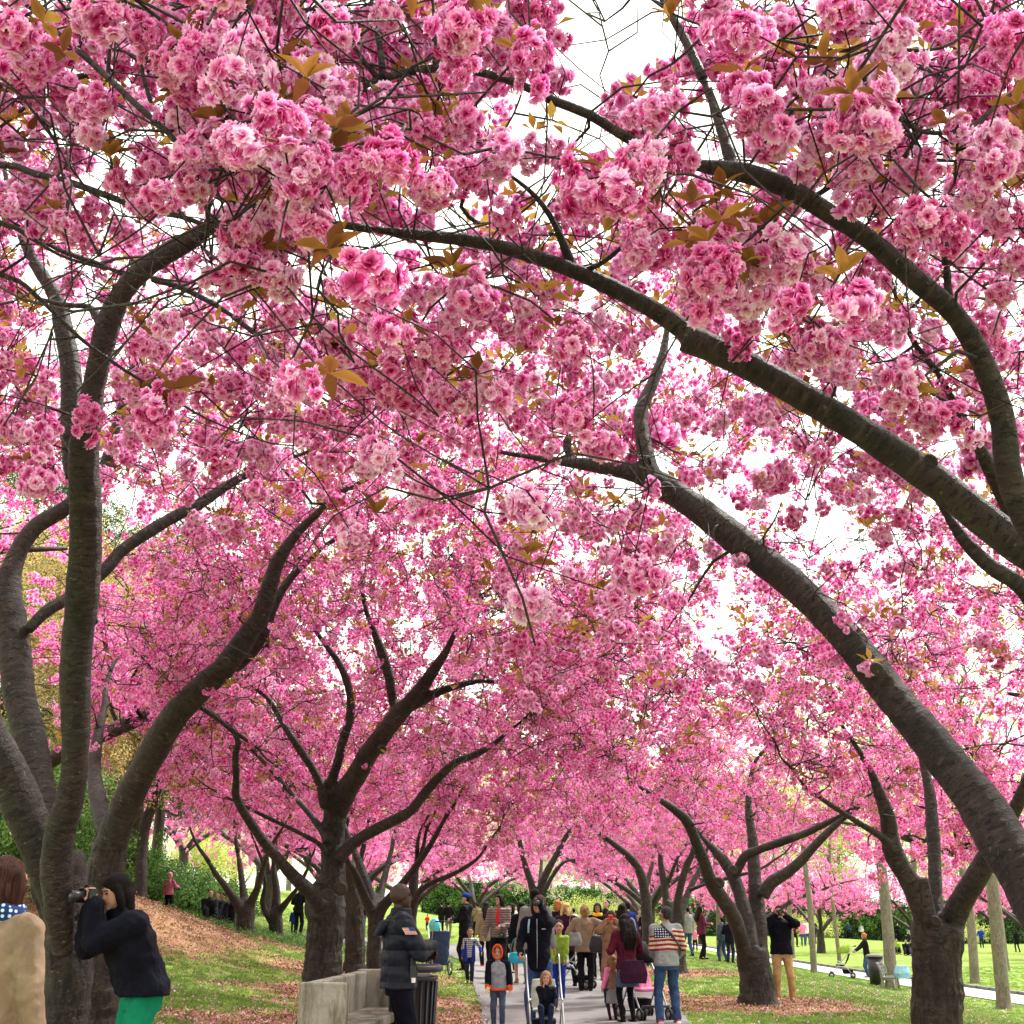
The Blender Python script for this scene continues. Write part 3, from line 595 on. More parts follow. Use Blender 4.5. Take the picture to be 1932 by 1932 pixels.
# ---------------------------------------------------------------- crowns
GAPS = [(1170, 60, 105, 105, 1.0), (1230, 20, 90, 60, 1.0), (1100, 170, 60, 40, .9), (1160, 150, 40, 40, .6), (1010, 235, 60, 40, .8), (640, 440, 95, 30, .9), (740, 460, 70, 26, .9), (700, 500, 60, 40, .6), (860, 380, 50, 36, .75),
        (560, 480, 60, 30, .7), (600, 545, 60, 30, .5), (890, 520, 40, 30, .6), (235, 985, 34, 70, .9), (100, 960, 90, 30, .8), (60, 1010, 70, 40, .7), (1555, 985, 34, 60, .85), (1600, 1030, 40, 30, .8), (1890, 870, 40, 45, .8),
        (1880, 1075, 40, 25, .8), (655, 1195, 20, 26, .7), (770, 1190, 26, 44, .8), (812, 1215, 16, 30, .7), (610, 1215, 18, 26, .5), (1290, 1250, 20, 20, .5),
        (70, 1110, 75, 130, .9), (60, 1310, 65, 160, .97), (235, 1190, 50, 120, .6), (235, 1330, 42, 120, .72), (100, 1560, 210, 100, .985), (250, 1560, 80, 70, .85), (60, 1700, 240, 120, 1), (1790, 620, 30, 40, .4), (1480, 60, 0, 0, 0), (1660, 250, 20, 40, .5)]
LOW = [(0, 1440), (200, 1530), (300, 1620), (360, 1650), (560, 1640), (640, 1600), (760, 1620), (860, 1665), (960, 1655), (1050, 1600), (1110, 1640), (1200, 1650), (1290, 1600), (1450, 1590), (1560, 1590), (1640, 1600), (1700, 1640), (1800, 1650), (1932, 1690)]
rsG = np.random.RandomState(5)
def keep(P):
    """trim the crown to the outline, the sky gaps and the bare limbs the photograph shows"""
    P = np.asarray(P, float); x, y, d = project(P); n = len(P); ok = d > 1.9
    r = rsG.rand(n); front = d > .1
    for cx_, cy_, rx, ry, pr in GAPS:
        if rx: ok &= ~((((x - cx_) / rx) ** 2 + ((y - cy_) / ry) ** 2 < 1) & (r < pr) & front)
    low = np.interp(x, [a for a, b in LOW], [b for a, b in LOW]); ok &= ~((y > low + rsG.normal(0, 14, n)) & (x > -60) & (x < 1992) & front)
    sz = F * .085 / np.maximum(d, .5); r2 = rsG.rand(n)
    for X, Yp, Wd, d0, d1 in VIS:
        m = len(X) - 1
        for i in range(m):
            ax, ay, bx, by = X[i], Yp[i], X[i + 1], Yp[i + 1]; l2 = (bx - ax) ** 2 + (by - ay) ** 2 + 1e-6
            t = np.clip(((x - ax) * (bx - ax) + (y - ay) * (by - ay)) / l2, 0, 1)
            dist = np.hypot(x - ax - t * (bx - ax), y - ay - t * (by - ay)); w = Wd[i] + (Wd[i + 1] - Wd[i]) * t
            dl = d0 + (d1 - d0) * ((i + t) / m); endf = (i + t) / m
            thr = .985 if w.max() > 13 else .8 if w.max() > 9 else .5
            ok &= ~((dist < w * .5 + sz * .75) & (d < dl + .12) & (r2 < thr) & front & (endf < .88))
    return ok
def ext_branch(mb, rng, p0, r0, p1, r1, base, nodes, sag=.12, sides=5, lvl=2):
    L = (p1 - p0).length; k = max(3, int(L / .16)); off = Vector((rng.gauss(0, 1), rng.gauss(0, 1), rng.gauss(0, .6) + .9)) * L * sag
    off2 = Vector((rng.gauss(0, 1), rng.gauss(0, 1), rng.gauss(0, 1))) * L * .09
    P = []; Rr = []
    for i in range(k + 1):
        t = i / k
        q = p0.lerp(p1, t) + off * (4 * t * (1 - t)) * .6 + off2 * math.sin(t * 7) * (1 - t)
        if 0 < i < k: q = q + Vector((rng.gauss(0, 1), rng.gauss(0, 1), rng.gauss(0, 1))) * .010
        P.append(q); Rr.append(r0 * (1 - t) + r1 * t)
        if i: nodes.append((q, Rr[-1], lvl))
    tube(mb, [q - base for q in P], Rr, sides=sides, cap=False)
def crown_of(T, cr, seed, near, extra=None):
    """grow branches from the traced limbs to targets spread through the crown, then hang blossoms along them"""
    cx_, cy_, rad, ncl, zb, zt = cr; rng = random.Random(seed); targets = []
    nt = int((210 if near else 150) * (rad / 4.5) ** 2)
    while len(targets) < nt:
        a = rng.random() * 6.283; r = rad * math.sqrt(rng.random()); x = cx_ + r * math.cos(a); y = cy_ + r * math.sin(a)
        q = r / rad; lo = zb - .75 * q * q + .35 * noise.noise(Vector((x * .5, y * .5, seed))); hi = zt - 1.7 * q * q
        z = lo + (hi - lo) * rng.random() ** 1.25
        tq = Vector((x, y, z + ground(x, y) * .8)); qx, qy, qd = project(tq)
        if qd[0] > .1 and any(rx and ((qx[0] - a_) / rx) ** 2 + ((qy[0] - b_) / ry) ** 2 < 1 and pr > .7 for a_, b_, rx, ry, pr in GAPS): nt -= 1; continue
        targets.append(tq)
    for t in (extra or []): targets.append(t)
    for q, r, l in [n for n in T.nodes if n[2] == 1]:
        for _ in range(2): targets.append(q + Vector((rng.gauss(0, .5), rng.gauss(0, .5), rng.gauss(.25, .35))))
    mb = MB(); done = 0
    def kd_of(ns):
        kd = kdtree.KDTree(len(ns)); [kd.insert(n[0], i) for i, n in enumerate(ns)]; kd.balance(); return kd
    kd = kd_of(T.nodes); targets.sort(key=lambda t: kd.find(t)[2]); base_n = len(T.nodes)
    for i, t in enumerate(targets):
        if i % (2 if near else 8) == 0: kd = kd_of(T.nodes)
        q, j, dist = kd.find(t); nd = T.nodes[j]
        if dist < .15: continue
        r0 = min(nd[1] * .7, (.006 if near else .009) + .0085 * dist)
        ext_branch(mb, rng, nd[0], max(r0, .005), t, .0035, T.base, T.nodes, sides=6 if near else 4)
    thin = [n for n in T.nodes if n[1] < .024]
    # side twigs for the near trees
    if near:
        for _ in range(int(len(thin) / (2.6 if T.Y < 6 else 1.9 if T.Y < 12 else 2.5))):
            n = rng.choice(thin); d = Vector((rng.gauss(0, 1), rng.gauss(0, 1), rng.gauss(0, .8))).normalized() * rng.uniform(.25, .8)
            qx, qy, qd = project(n[0] + d)
            if qd[0] > .1 and any(rx and ((qx[0] - a_) / rx) ** 2 + ((qy[0] - b_) / ry) ** 2 < 1.2 and pr > .7 for a_, b_, rx, ry, pr in GAPS): continue
            ext_branch(mb, rng, n[0], .0048, n[0] + d, .0022, T.base, T.nodes, sides=4)
        thin = [n for n in T.nodes if n[1] < .024]
    mb.build('branches', BARK if near else TWIG, T.root, kind='stuff', uv=True)
    pos = []; src = []
    A_ = np.array([tuple(n[0]) for n in thin]); rs = np.random.RandomState(seed)
    j = rs.randint(0, len(A_), ncl * 3); off = rs.normal(0, 1, (ncl * 3, 3)) * np.array([.20, .20, .16]); off[:, 2] -= .04
    Pc = A_[j] + off; zz = Pc[:, 2]; ok = keep(Pc)
    # leave at least a little room between blossoms
    Pc = Pc[ok]; j = j[ok]
    cell = {}; sel = []
    for i, p in enumerate(Pc):
        k = (int(p[0] / .11), int(p[1] / .11), int(p[2] / .11))
        if k in cell: continue
        cell[k] = 1; sel.append(i)
        if len(sel) >= ncl: break
    return Pc[sel], A_[j[sel]]
def twig_mesh(P0, P1, base, r0=.0028, r1=.0016):
    """many thin three-sided twigs as one mesh"""
    n = len(P0); rs = np.random.RandomState(n); d = P1 - P0; mid = P0 + d * .5 + rs.normal(0, 1, (n, 3)) * np.linalg.norm(d, axis=1)[:, None] * .12; mid[:, 2] += .02
    u = np.cross(d, rs.normal(0, 1, (n, 3))); u /= np.linalg.norm(u, axis=1)[:, None] + 1e-9
    v = np.cross(d / (np.linalg.norm(d, axis=1)[:, None] + 1e-9), u); V = np.empty((n, 3, 3, 3))
    for i, (P, r) in enumerate(((P0, r0), (mid, (r0 + r1) / 2), (P1, r1))):
        for k in range(3):
            a = 2.0944 * k; V[:, i, k] = P + (u * math.cos(a) + v * math.sin(a)) * r - np.array(base)
    fs = []; idx = np.arange(n)[:, None] * 9
    loc = [(i * 3 + k, i * 3 + (k + 1) % 3, i * 3 + 3 + (k + 1) % 3, i * 3 + 3 + k) for i in range(2) for k in range(3)]
    Fq_ = (idx[:, :, None] + np.array(loc)[None]).reshape(-1, 4)
    me = bpy.data.meshes.new('twigs'); me.vertices.add(n * 9); me.vertices.foreach_set('co', V.ravel())
    me.loops.add(len(Fq_) * 4); me.loops.foreach_set('vertex_index', Fq_.ravel()); me.polygons.add(len(Fq_))
    me.polygons.foreach_set('loop_start', np.arange(len(Fq_)) * 4); me.update(calc_edges=True); me.validate(); return me

# big pom-poms picked out one by one in the photograph: (x, y, apparent width)
NEAR = [(480,430,120),(540,400,110),(460,480,90),(505,500,85),(565,455,85),(395,320,90),(440,270,110),(520,240,130),(600,180,130),(640,250,100),(560,330,125),(470,350,100),(620,320,90),(500,300,100),(560,215,90),(640,190,80),(430,410,80),
 (750,300,130),(735,405,105),(690,375,80),(795,415,65),(970,462,85),(1000,285,85),(950,235,50),(900,350,70),(880,50,120),(850,110,100),(905,90,90),(1000,95,100),(1035,145,75),(965,30,60),(860,30,70),
 (1160,185,75),(1150,215,60),(1235,205,105),(1270,250,90),(1205,235,80),(1180,345,125),(1115,385,80),(1075,325,80),(1210,380,80),(1400,60,110),(1330,100,90),(1300,50,80),(1360,20,80),(1460,130,90),(1430,190,110),(1395,150,80),(1565,185,105),(1600,235,120),(1540,250,95),(1450,270,95),
 (1490,40,80),(1530,90,70),(1640,135,85),(1600,60,80),(1690,285,70),(1735,415,110),(1700,335,90),(1850,330,105),(1885,265,105),(1790,455,90),(1700,460,80),(1480,350,90),(1520,340,80),(1380,440,100),(1330,510,115),(1250,450,90),(1295,380,70),(1400,560,100),(1490,560,85),(1530,520,80),(1540,650,95),(1585,700,70),
 (880,560,95),(830,655,95),(860,600,80),(1070,660,90),(1010,590,80),(930,745,90),(1000,715,80),(900,700,70),(640,640,90),(615,690,80),(740,735,90),(770,760,70),(680,700,70),(1180,825,115),(1255,800,100),(1130,835,80),(1220,790,80),(1290,780,60),(1735,780,85),(1790,790,85),(1880,840,90),(1850,860,80),(1925,825,80),(1700,600,60),
 (200,40,110),(250,95,110),(300,35,100),(120,65,100),(30,60,110),(45,125,100),(345,110,110),(380,170,105),(420,115,100),(430,205,100),(385,235,90),(460,45,100),(530,20,95),(120,165,80),(330,60,70),(180,100,80),(80,100,90),(250,20,80),
 (700,75,75),(780,215,95),(700,205,105),(825,235,80),(722,265,90),(880,215,95),(870,270,75),(740,180,90),(790,160,80),(820,190,70),(560,90,80),(600,60,70),(620,120,80),(480,150,80),(510,120,80),(1910,60,110),(1880,120,90),(1850,160,80),(1930,180,90),(1760,140,70),(1720,160,80),(1690,30,80),(1760,30,70),(1830,20,80),(1900,400,90),(1920,480,80),
 (1640,380,90),(1600,330,80),(1660,600,70),(1500,470,80),(1440,400,70),(1540,420,60),(1580,560,70),(1620,520,70),(20,330,80),(30,380,70),(60,430,60),(140,420,60),(20,800,60),(120,310,60)]
all_c = {}
rngN = random.Random(77)
nearK = []; nearP = []
for (x, y, w) in NEAR:
    for k in range(3 if w > 108 else 2 if w > 84 else 1):
        s_ = w * (.98 if k == 0 else rngN.uniform(.55, .8)); xx = x + (rngN.gauss(0, w * .30) if k else 0); yy = y + (rngN.gauss(0, w * .30) if k else 0)
        dep = F * .158 / s_ if k == 0 else None
        if k == 0:
            d0 = dep
            for X_l, Y_l, W_l, da, db in VIS:
                if W_l.max() < 20 or da > 9: continue
                for i_ in range(len(X_l) - 1):
                    ax, ay, bx, by = X_l[i_], Y_l[i_], X_l[i_ + 1], Y_l[i_ + 1]; t_ = min(1, max(0, ((xx - ax) * (bx - ax) + (yy - ay) * (by - ay)) / ((bx - ax) ** 2 + (by - ay) ** 2)))
                    if math.hypot(xx - ax - t_ * (bx - ax), yy - ay - t_ * (by - ay)) < W_l[i_] * .5 + w * .3: d0 = max(d0, da + (db - da) * i_ / (len(X_l) - 1) + .2)
        dd = d0 + (rngN.uniform(.02, .25) if k else 0)
        Yd = dd * ray(xx, yy).y; p = at(xx, yy, Yd)
        (nearP if x < 480 else nearK).append((p, s_ / F * dd / .158))
for T in TREES:
    near = T.Y < 18; lod_near = T.Y < 30
    ex_t = [e[0] + Vector((0, .05, .1)) for e in (nearK if T is K else nearP)[::2]] if T in (K, Pn) else None
    cr_ = list(T.crown); cr_[3] = int(cr_[3] * (2.0 if T.Y < 12 else 1.75)); cr_[5] += .5
    Pc, Ps = crown_of(T, cr_, T.seed, near, ex_t)
    sc = np.random.RandomState(T.seed + 5).uniform(.62, 1.12, len(Pc))
    if T in (K, Pn):
        ex = nearK if T is K else nearP
        kd = kdtree.KDTree(len(T.nodes)); [kd.insert(n[0], i) for i, n in enumerate(T.nodes)]; kd.balance()
        Pe = np.array([tuple(e[0]) for e in ex]); Pe2 = np.array([tuple(kd.find(e[0])[0]) for e in ex])
        Pc = np.vstack([Pe, Pc]); Ps = np.vstack([Pe2, Ps]); sc = np.concatenate([[e[1] for e in ex], sc])
        T.nodes = T.nodes
    x, y, d = project(Pc); infr = (x > -80) & (x < 2012) & (y > -80) & (y < 1950) & (d > 0)
    rs = np.random.RandomState(T.seed + 9); rot = rs.rand(len(Pc), 3) * [.9, .9, 6.283] - [.45, .45, 0]
    link('twigs', twig_mesh(Ps, Pc, T.base, *((.0034, .002) if T.Y < 12 else (.0055, .0035))), TWIG, T.root, 'stuff')
    order = np.argsort(-(sc / np.maximum(d, .3)) * infr)
    nobj = min(280, int((infr & (d < 17)).sum()))
    pick = order[:nobj]; rest = np.setdiff1d(np.arange(len(Pc)), pick)
    vs = CL0 if T.Y < 12 else CL1
    for i in pick:
        v_ = CL0 if d[i] < 8.5 else CL1
        o = bpy.data.objects.new('blossom_cluster', v_['meshes'][i % v_['n']]); C.objects.link(o); o.parent = T.root
        o.location = Vector(Pc[i]) - T.base; o.rotation_euler = rot[i]; o.scale = (sc[i],) * 3
    if len(rest):
        for lo, hi, v_ in ((0, 9, CL0), (9, 22, CL1), (22, 999, CL2)):
            dm = np.abs(d[rest]); m = rest[(dm >= lo) & (dm < hi)]
            if len(m): scatter('blossoms', v_, Pc[m] - np.array(T.base), T.root, rot[m], sc[m], T.seed)
    # bronze young leaves rise above the clusters
    nl = int(len(Pc) * (.70 if near else .75)); jl = rs.randint(0, len(Pc), nl)
    Pl = Pc[jl] + rs.normal(0, 1, (nl, 3)) * [.055, .055, .03] + [0, 0, .07]
    xl, yl, dl = project(Pl); ki = keep(Pl) | (rs.rand(nl) < (.35 if T in (K, Pn) else 0)); Pl = Pl[ki]; xl, yl, dl = xl[ki], yl[ki], dl[ki]
    nearleaf = np.where((dl < 6.5) & (dl > 1.5) & (xl > -60) & (xl < 1990) & (yl > -60))[0]; nearleaf = nearleaf[np.argsort(dl[nearleaf])][:60]
    for i in nearleaf:
        n_ = 4 + i % 2; a0 = rs.rand() * 6.28
        for q in range(n_):
            o = bpy.data.objects.new('leaf', LEAFS[(i + q) % 5]); C.objects.link(o); o.parent = T.root; s_ = rs.uniform(.8, 1.15)
            o.location = Vector(Pl[i]) - T.base; o.rotation_euler = (rs.uniform(.0, 1.25), rs.normal(0, .3), a0 + q * 6.283 / n_ + rs.normal(0, .3)); o.scale = (s_,) * 3
    rest = np.setdiff1d(np.arange(len(Pl)), nearleaf)
    if len(rest): scatter('leaves', SPRIG, Pl[rest] - np.array(T.base), T.root, np.column_stack([rs.normal(0, .4, (len(rest), 2)), rs.rand(len(rest)) * 6.28]), rs.uniform(.85, 1.4, len(rest)), T.seed + 3)

# ---------------------------------------------------------------- further cherry trees: two built, then copied
def generic_tree(seed, ncl=1500, h=6.2, rad=4.2):
    rng = random.Random(seed)
    root = thing('cherry_tree', 'far cherry tree', 'tree', (0, 0, 0), 0, 'far cherry trees in bloom'); mb = MB(); nodes = []
    th = rng.uniform(1.2, 1.6); tube(mb, [(0, 0, -.3), (0, 0, .15), (.02, 0, th * .6), (0, .02, th)], [.34, .27, .21, .24], sides=12, bump=.12, step=.3)
    mb.build('trunk', BARKT, root, uv=True)
    for k in range(5):
        a = 6.283 * k / 5 + rng.uniform(-.3, .3); P = [Vector((0, 0, th - .15))]; d = Vector((math.cos(a) * .55, math.sin(a) * .55, .8)); m2 = MB()
        for i in range(6):
            d = (d + Vector((math.cos(a) * .16, math.sin(a) * .16, -.05)) + Vector((rng.gauss(0, .12), rng.gauss(0, .12), rng.gauss(0, .06)))).normalized(); P.append(P[-1] + d * rad * .21)
        Rr = [.13, .115, .10, .08, .06, .04, .02]; tube(m2, P, Rr, sides=8, bump=.1, step=.35); m2.build('limb', BARK, root, uv=True)
        Pq, Rq = catmull(P, Rr, .35); nodes += [(q, r, 0) for q, r in zip(Pq[2:], Rq[2:])]
    m3 = MB(); kd = kdtree.KDTree(len(nodes)); [kd.insert(n[0], i) for i, n in enumerate(nodes)]; kd.balance(); base_nodes = list(nodes)
    for _ in range(80):
        a = rng.random() * 6.283; r = rad * math.sqrt(rng.random()); q = r / rad; x, y = r * math.cos(a), r * math.sin(a)
        lo = 3.1 - .9 * q * q + .4 * noise.noise(Vector((x, y, seed))); z = lo + (h - 1.6 * q * q - lo) * rng.random() ** 1.2
        t = Vector((x, y, z)); c, j, dist = kd.find(t); ext_branch(m3, rng, c, max(.006, min(.03, base_nodes[j][1] * .5)), t, .004, Vector((0, 0, 0)), nodes, sides=4)
    m3.build('branches', TWIG, root, kind='stuff', uv=True)
    A_ = np.array([tuple(n[0]) for n in nodes if n[1] < .035]); rs = np.random.RandomState(seed); Pc = A_[rs.randint(0, len(A_), ncl)] + rs.normal(0, 1, (ncl, 3)) * [.28, .28, .22]
    scatter('blossoms', CL2, Pc, root, scl=rs.uniform(.85, 1.3, ncl), seed=seed)
    Pl = Pc[rs.randint(0, ncl, ncl // 4)] + rs.normal(0, .08, (ncl // 4, 3)); scatter('leaves', SPRIG, Pl, root, scl=rs.uniform(1, 1.4, len(Pl)), seed=seed + 1)
    return root
def copy_thing(root, loc, rz, sc, label, group=None):
    r = root.copy(); C.objects.link(r); r.location = loc; r.rotation_euler = (0, 0, rz); r.scale = (sc,) * 3; r['label'] = label
    if group: r['group'] = group
    for ch in list(root.children):
        c = ch.copy(); C.objects.link(c); c.parent = r
        for g_ in list(ch.children):
            d_ = g_.copy(); C.objects.link(d_); d_.parent = c
    return r
gt = [generic_tree(901), generic_tree(902, 1600, 6.4, 4.6), generic_tree(903, 1400, 5.8, 4.0)]
SPOTS = [(-5.5, 44, 'far cherry tree on the left just past the crooked one'), (-9.5, 50, 'far cherry tree behind the evergreen shrubs at left'), (-4.5, 58, 'far cherry tree left of the crowd, behind the blue-capped man'), (-2.0, 70, 'far cherry tree straight behind the woman with the pushchair'),
 (6.2, 58, 'far cherry tree right of the path behind the twin dark stems'), (7.0, 70, 'far cherry tree farther along the right side of the path'), (11.5, 62, 'far cherry tree behind the leaning pair of stems'),
 (-16, 62, 'far cherry tree beyond the crest of the bare slope'), (-24, 74, 'far cherry tree behind the evergreens at left'), (-12, 80, 'farthest cherry tree left of the bench tree'), (-19, 96, 'farthest cherry tree behind the seated dark figures'), (19, 80, 'far cherry tree on the right lawn left of the slim grey trunks'), (26, 84, 'far cherry tree on the right lawn above the distant group in blue'), (33, 88, 'far cherry tree on the right lawn behind the park bench'), (28, 70, 'nearer far cherry tree on the right lawn, behind the seated picnickers'), (41, 92, 'far cherry tree right of the thick forked trunk'), (36, 74, 'far cherry tree behind the lone walker at the right edge'),
 (49, 98, 'far cherry tree at the right end of the lawn'), (14, 96, 'farthest cherry tree beyond the man with the camera in khaki trousers'), (22, 104, 'farthest cherry tree between grey trunks on the right lawn'), (11, 13.5, 'cherry tree outside the right edge, next to the V-forked trunk'), (12, 26, 'cherry tree at far right of the near lawn, mostly behind blossom'), (-12, 13, 'cherry tree outside the left edge on the slope'), (-9, 20, 'cherry tree on the slope at the left, behind the upright stem')]
used = set()
for i, (x, y, lb) in enumerate(SPOTS):
    k = i % 3; rz = rngN.random() * 6.28; sc = rngN.uniform(.95, 1.12) if y > 40 else 1.32
    if k not in used:
        r = gt[k]; used.add(k); r.location = (x, y, ground(x, y)); r.rotation_euler = (0, 0, rz); r['label'] = lb
    else: copy_thing(gt[k], (x, y, ground(x, y)), rz, sc, lb)
# ---------------------------------------------------------------- ground
def grid_sheet(name, xs, ys, mt, off=0.0, kind='structure', mask=None):
    V = [(x, y, ground(x, y) + off) for y in ys for x in xs]; nx = len(xs); fs = []
    for j in range(len(ys) - 1):
        for i in range(nx - 1):
            fs.append((j * nx + i, j * nx + i + 1, (j + 1) * nx + i + 1, (j + 1) * nx + i))
    me = bpy.data.meshes.new(name); me.from_pydata(V, [], fs); me.polygons.foreach_set('use_smooth', [True] * len(fs)); me.update()
    return link(name, me, mt, None, kind)
TR = [(T.base.x, T.base.y) for T in TREES if T.Y > 8 ]
GRD = mat('lawn_ground', rough=0.95, spec=0.05)
ob = N(GRD, 'ShaderNodeTexCoord').outputs['Object']
g1 = ramp(GRD, noise_fac(GRD, ob, 0.9, 5, .6), [(0.3, (0.11, 0.17, 0.030)), (0.55, (0.17, 0.25, 0.045)), (0.75, (0.31, 0.36, 0.13))])
g1 = mixc(GRD, ramp(GRD, noise_fac(GRD, ob, 14, 4, .7), [(.5, (0, 0, 0)), (.7, (1, 1, 1))]), g1, (0.30, 0.36, 0.12))
br = ramp(GRD, noise_fac(GRD, ob, 20, 5, .75), [(0.3, (0.13, 0.07, 0.035)), (0.5, (0.27, 0.155, 0.085)), (0.68, (0.42, 0.29, 0.18))])
at_ = N(GRD, 'ShaderNodeAttribute', attribute_name='bare')
col = mixc(GRD, ramp(GRD, mth(GRD, 'ADD', at_.outputs['Fac'], mth(GRD, 'MULTIPLY', mth(GRD, 'SUBTRACT', noise_fac(GRD, ob, 2.3, 6, .7), .5), 1.3)), [(.45, (0, 0, 0)), (.56, (1, 1, 1))]), g1, br)
pk = ramp(GRD, noise_fac(GRD, ob, 26, 2, .6), [(.70, (0, 0, 0)), (.735, (1, 1, 1))])
setc(GRD, mixc(GRD, mth(GRD, 'MULTIPLY', pk, .7), col, (0.85, 0.62, 0.66))); bump(GRD, noise_fac(GRD, ob, 35, 4, .7), .6, .03)
def bare(x, y):
    b = 0.0
    for tx, ty in TR:
        if ty < 40:
            d = math.hypot((x - tx) / 1.7, (y - ty) / 2.0); b = max(b, 1.15 - d * .55) if d < 2.2 else b
    b = max(b, 1.1 * math.exp(-((x + 8.0) / 2.8) ** 2 - ((y - 27) / 7.5) ** 2))
    if -2.6 < x < -.1 and y < 24: b = max(b, .9 * sst(24, 20, y))
    if 2.2 < x < 3.6 and 26 < y < 30: b = max(b, .8)
    return b
xs = list(np.concatenate([np.linspace(-500, -40, 12), np.linspace(-36, -13, 14), np.linspace(-12.5, 20, 150), np.linspace(20.8, 60, 40), np.linspace(70, 600, 14)]))
ys = list(np.concatenate([np.linspace(-60, 2, 12), np.linspace(3, 12, 20), np.linspace(12.3, 40, 150), np.linspace(40.6, 80, 60), np.linspace(82, 150, 30), np.linspace(165, 900, 16)]))
gobj = grid_sheet('ground', xs, ys, GRD)
a = gobj.data.attributes.new('bare', 'FLOAT', 'POINT'); a.data.foreach_set('value', [bare(x, y) for y in ys for x in xs])
# path
ASP = mat('path_asphalt', rough=0.9, spec=0.15)
ob = N(ASP, 'ShaderNodeTexCoord').outputs['Object']
c1 = ramp(ASP, noise_fac(ASP, ob, 1.1, 4), [(.3, (0.155, 0.148, 0.155)), (.7, (0.20, 0.19, 0.195))])
c1 = mixc(ASP, ramp(ASP, noise_fac(ASP, ob, .45, 6, .7), [(.50, (0, 0, 0)), (.62, (.6, .6, .6))]), c1, (.115, .105, .105)); c1 = mixc(ASP, ramp(ASP, noise_fac(ASP, ob, 60, 3, .8), [(.45, (0, 0, 0)), (.7, (1, 1, 1))]), c1, (0.22, 0.21, 0.215)); c1 = mixc(ASP, ramp(ASP, noise_fac(ASP, ob, 19, 3, .6), [(.71, (0, 0, 0)), (.74, (1, 1, 1))]), c1, (.75, .5, .55))
setc(ASP, c1); bump(ASP, noise_fac(ASP, ob, 120, 3), .4, .01)
def ribbon(name, L, Rt, mt, off, kind='structure', nx=8):
    """strip between a left and a right edge, each [(x, y)...] with the same count, laid on the terrain"""
    V = []; fs = []
    Lr = []; Rr_ = []
    for i in range(len(L) - 1):
        n = max(1, int(abs(L[i + 1][1] - L[i][1]) / .5))
        for k in range(n):
            t = k / n; Lr.append((L[i][0] * (1 - t) + L[i + 1][0] * t, L[i][1] * (1 - t) + L[i + 1][1] * t)); Rr_.append((Rt[i][0] * (1 - t) + Rt[i + 1][0] * t, Rt[i][1] * (1 - t) + Rt[i + 1][1] * t))
    Lr.append(L[-1]); Rr_.append(Rt[-1])
    for (a, b), (c, d) in zip(Lr, Rr_):
        for k in range(nx + 1):
            t = k / nx; x = a * (1 - t) + c * t; y = b * (1 - t) + d * t
            if k in (0, nx): x += .05 * noise.noise(Vector((x, y * 2.3, k)))
            V.append((x, y, ground(x, y) + off))
    for j in range(len(Lr) - 1):
        for k in range(nx): i0 = j * (nx + 1) + k; fs.append((i0, i0 + 1, i0 + nx + 2, i0 + nx + 1))
    me = bpy.data.meshes.new(name); me.from_pydata(V, [], fs); me.update(); return link(name, me, mt, None, kind)
ribbon('path', [(-.35, 3), (-.38, 18), (-.5, 22), (-.85, 28), (-1.1, 32), (-1.6, 36), (-2.6, 39), (-7, 41.5), (-7, 46), (-2.2, 47), (-1.2, 60), (-1, 110)], [(2.5, 3), (2.6, 18), (2.85, 22), (2.85, 28), (2.9, 32), (3.1, 36), (3.4, 39), (3.6, 41.5), (3.6, 46), (3.4, 47), (3.4, 60), (3.2, 110)], ASP, .025)
CONC = mat('pale_concrete_path', rough=0.85, spec=0.2); ob = N(CONC, 'ShaderNodeTexCoord').outputs['Object']
setc(CONC, ramp(CONC, noise_fac(CONC, ob, 3, 5), [(.3, (0.36, 0.35, 0.35)), (.7, (0.45, 0.44, 0.42))]))
ribbon('lawn_path', [(17.0, 15), (14.8, 35.5), (13.2, 55), (12.2, 75), (11, 120)], [(18.8, 15), (16.6, 35.5), (15.0, 55), (13.9, 75), (12.6, 120)], CONC, .03)
kerb = MB(); 
for i in range(90):
    y = 16 + i * 1.0; x = float(np.interp(y, [15, 35.5, 55, 75, 120], [18.8, 16.6, 15.0, 13.9, 12.6])) + .09; kerb.box((x, y + .49, ground(x, y) + .05), (.16, .985, .14))
kerb.build('lawn_kerb', mat('kerb_stone', (.16, .15, .16)), None, smooth=False, kind='structure')
# far lawn crossing path seen as a pale line
ribbon('far_path', [(14, 112), (60, 118), (60, 119)], [(14, 114.5), (60, 120.5), (60, 121)], CONC, .03, nx=2) if False else None

# ---------------------------------------------------------------- grass, litter, fallen petals
def tuft(seed, mt, n, h, w, spread, name):
    rng = random.Random(seed); V = []; Fc = []; fl = []; tip = []
    for i in range(n):
        a = rng.random() * 6.28; r = spread * math.sqrt(rng.random()); o = Vector((r * math.cos(a), r * math.sin(a), -.01)); b = len(V); l = Vector((rng.gauss(0, .45), rng.gauss(0, .45), 1)).normalized()
        s = l.cross(Vector((rng.gauss(0, 1), rng.gauss(0, 1), 0))).normalized(); hh = h * rng.uniform(.5, 1.3)
        V += [o - s * w, o + s * w, o + l * hh * .6 + s * w * .7 + Vector((l.x, l.y, 0)) * hh * .2, o + l * hh + Vector((l.x, l.y, -.2)) * hh * .4]; Fc.append((b, b + 1, b + 2, b + 3)); f = rng.random(); fl += [f] * 4; t0 = rng.uniform(.2, .6); tip += [t0, t0, t0 + .15, t0 + .3]
    me = bpy.data.meshes.new(name); me.from_pydata([tuple(v) for v in V], [], Fc); set_fl(me, fl, tip); me.materials.append(mt); me.update(); return me
TUFT = variant_set('grass_tuft', [tuft(i, GRASSM, 26, .055, .004, .10, 'grass_tuft') for i in range(4)])
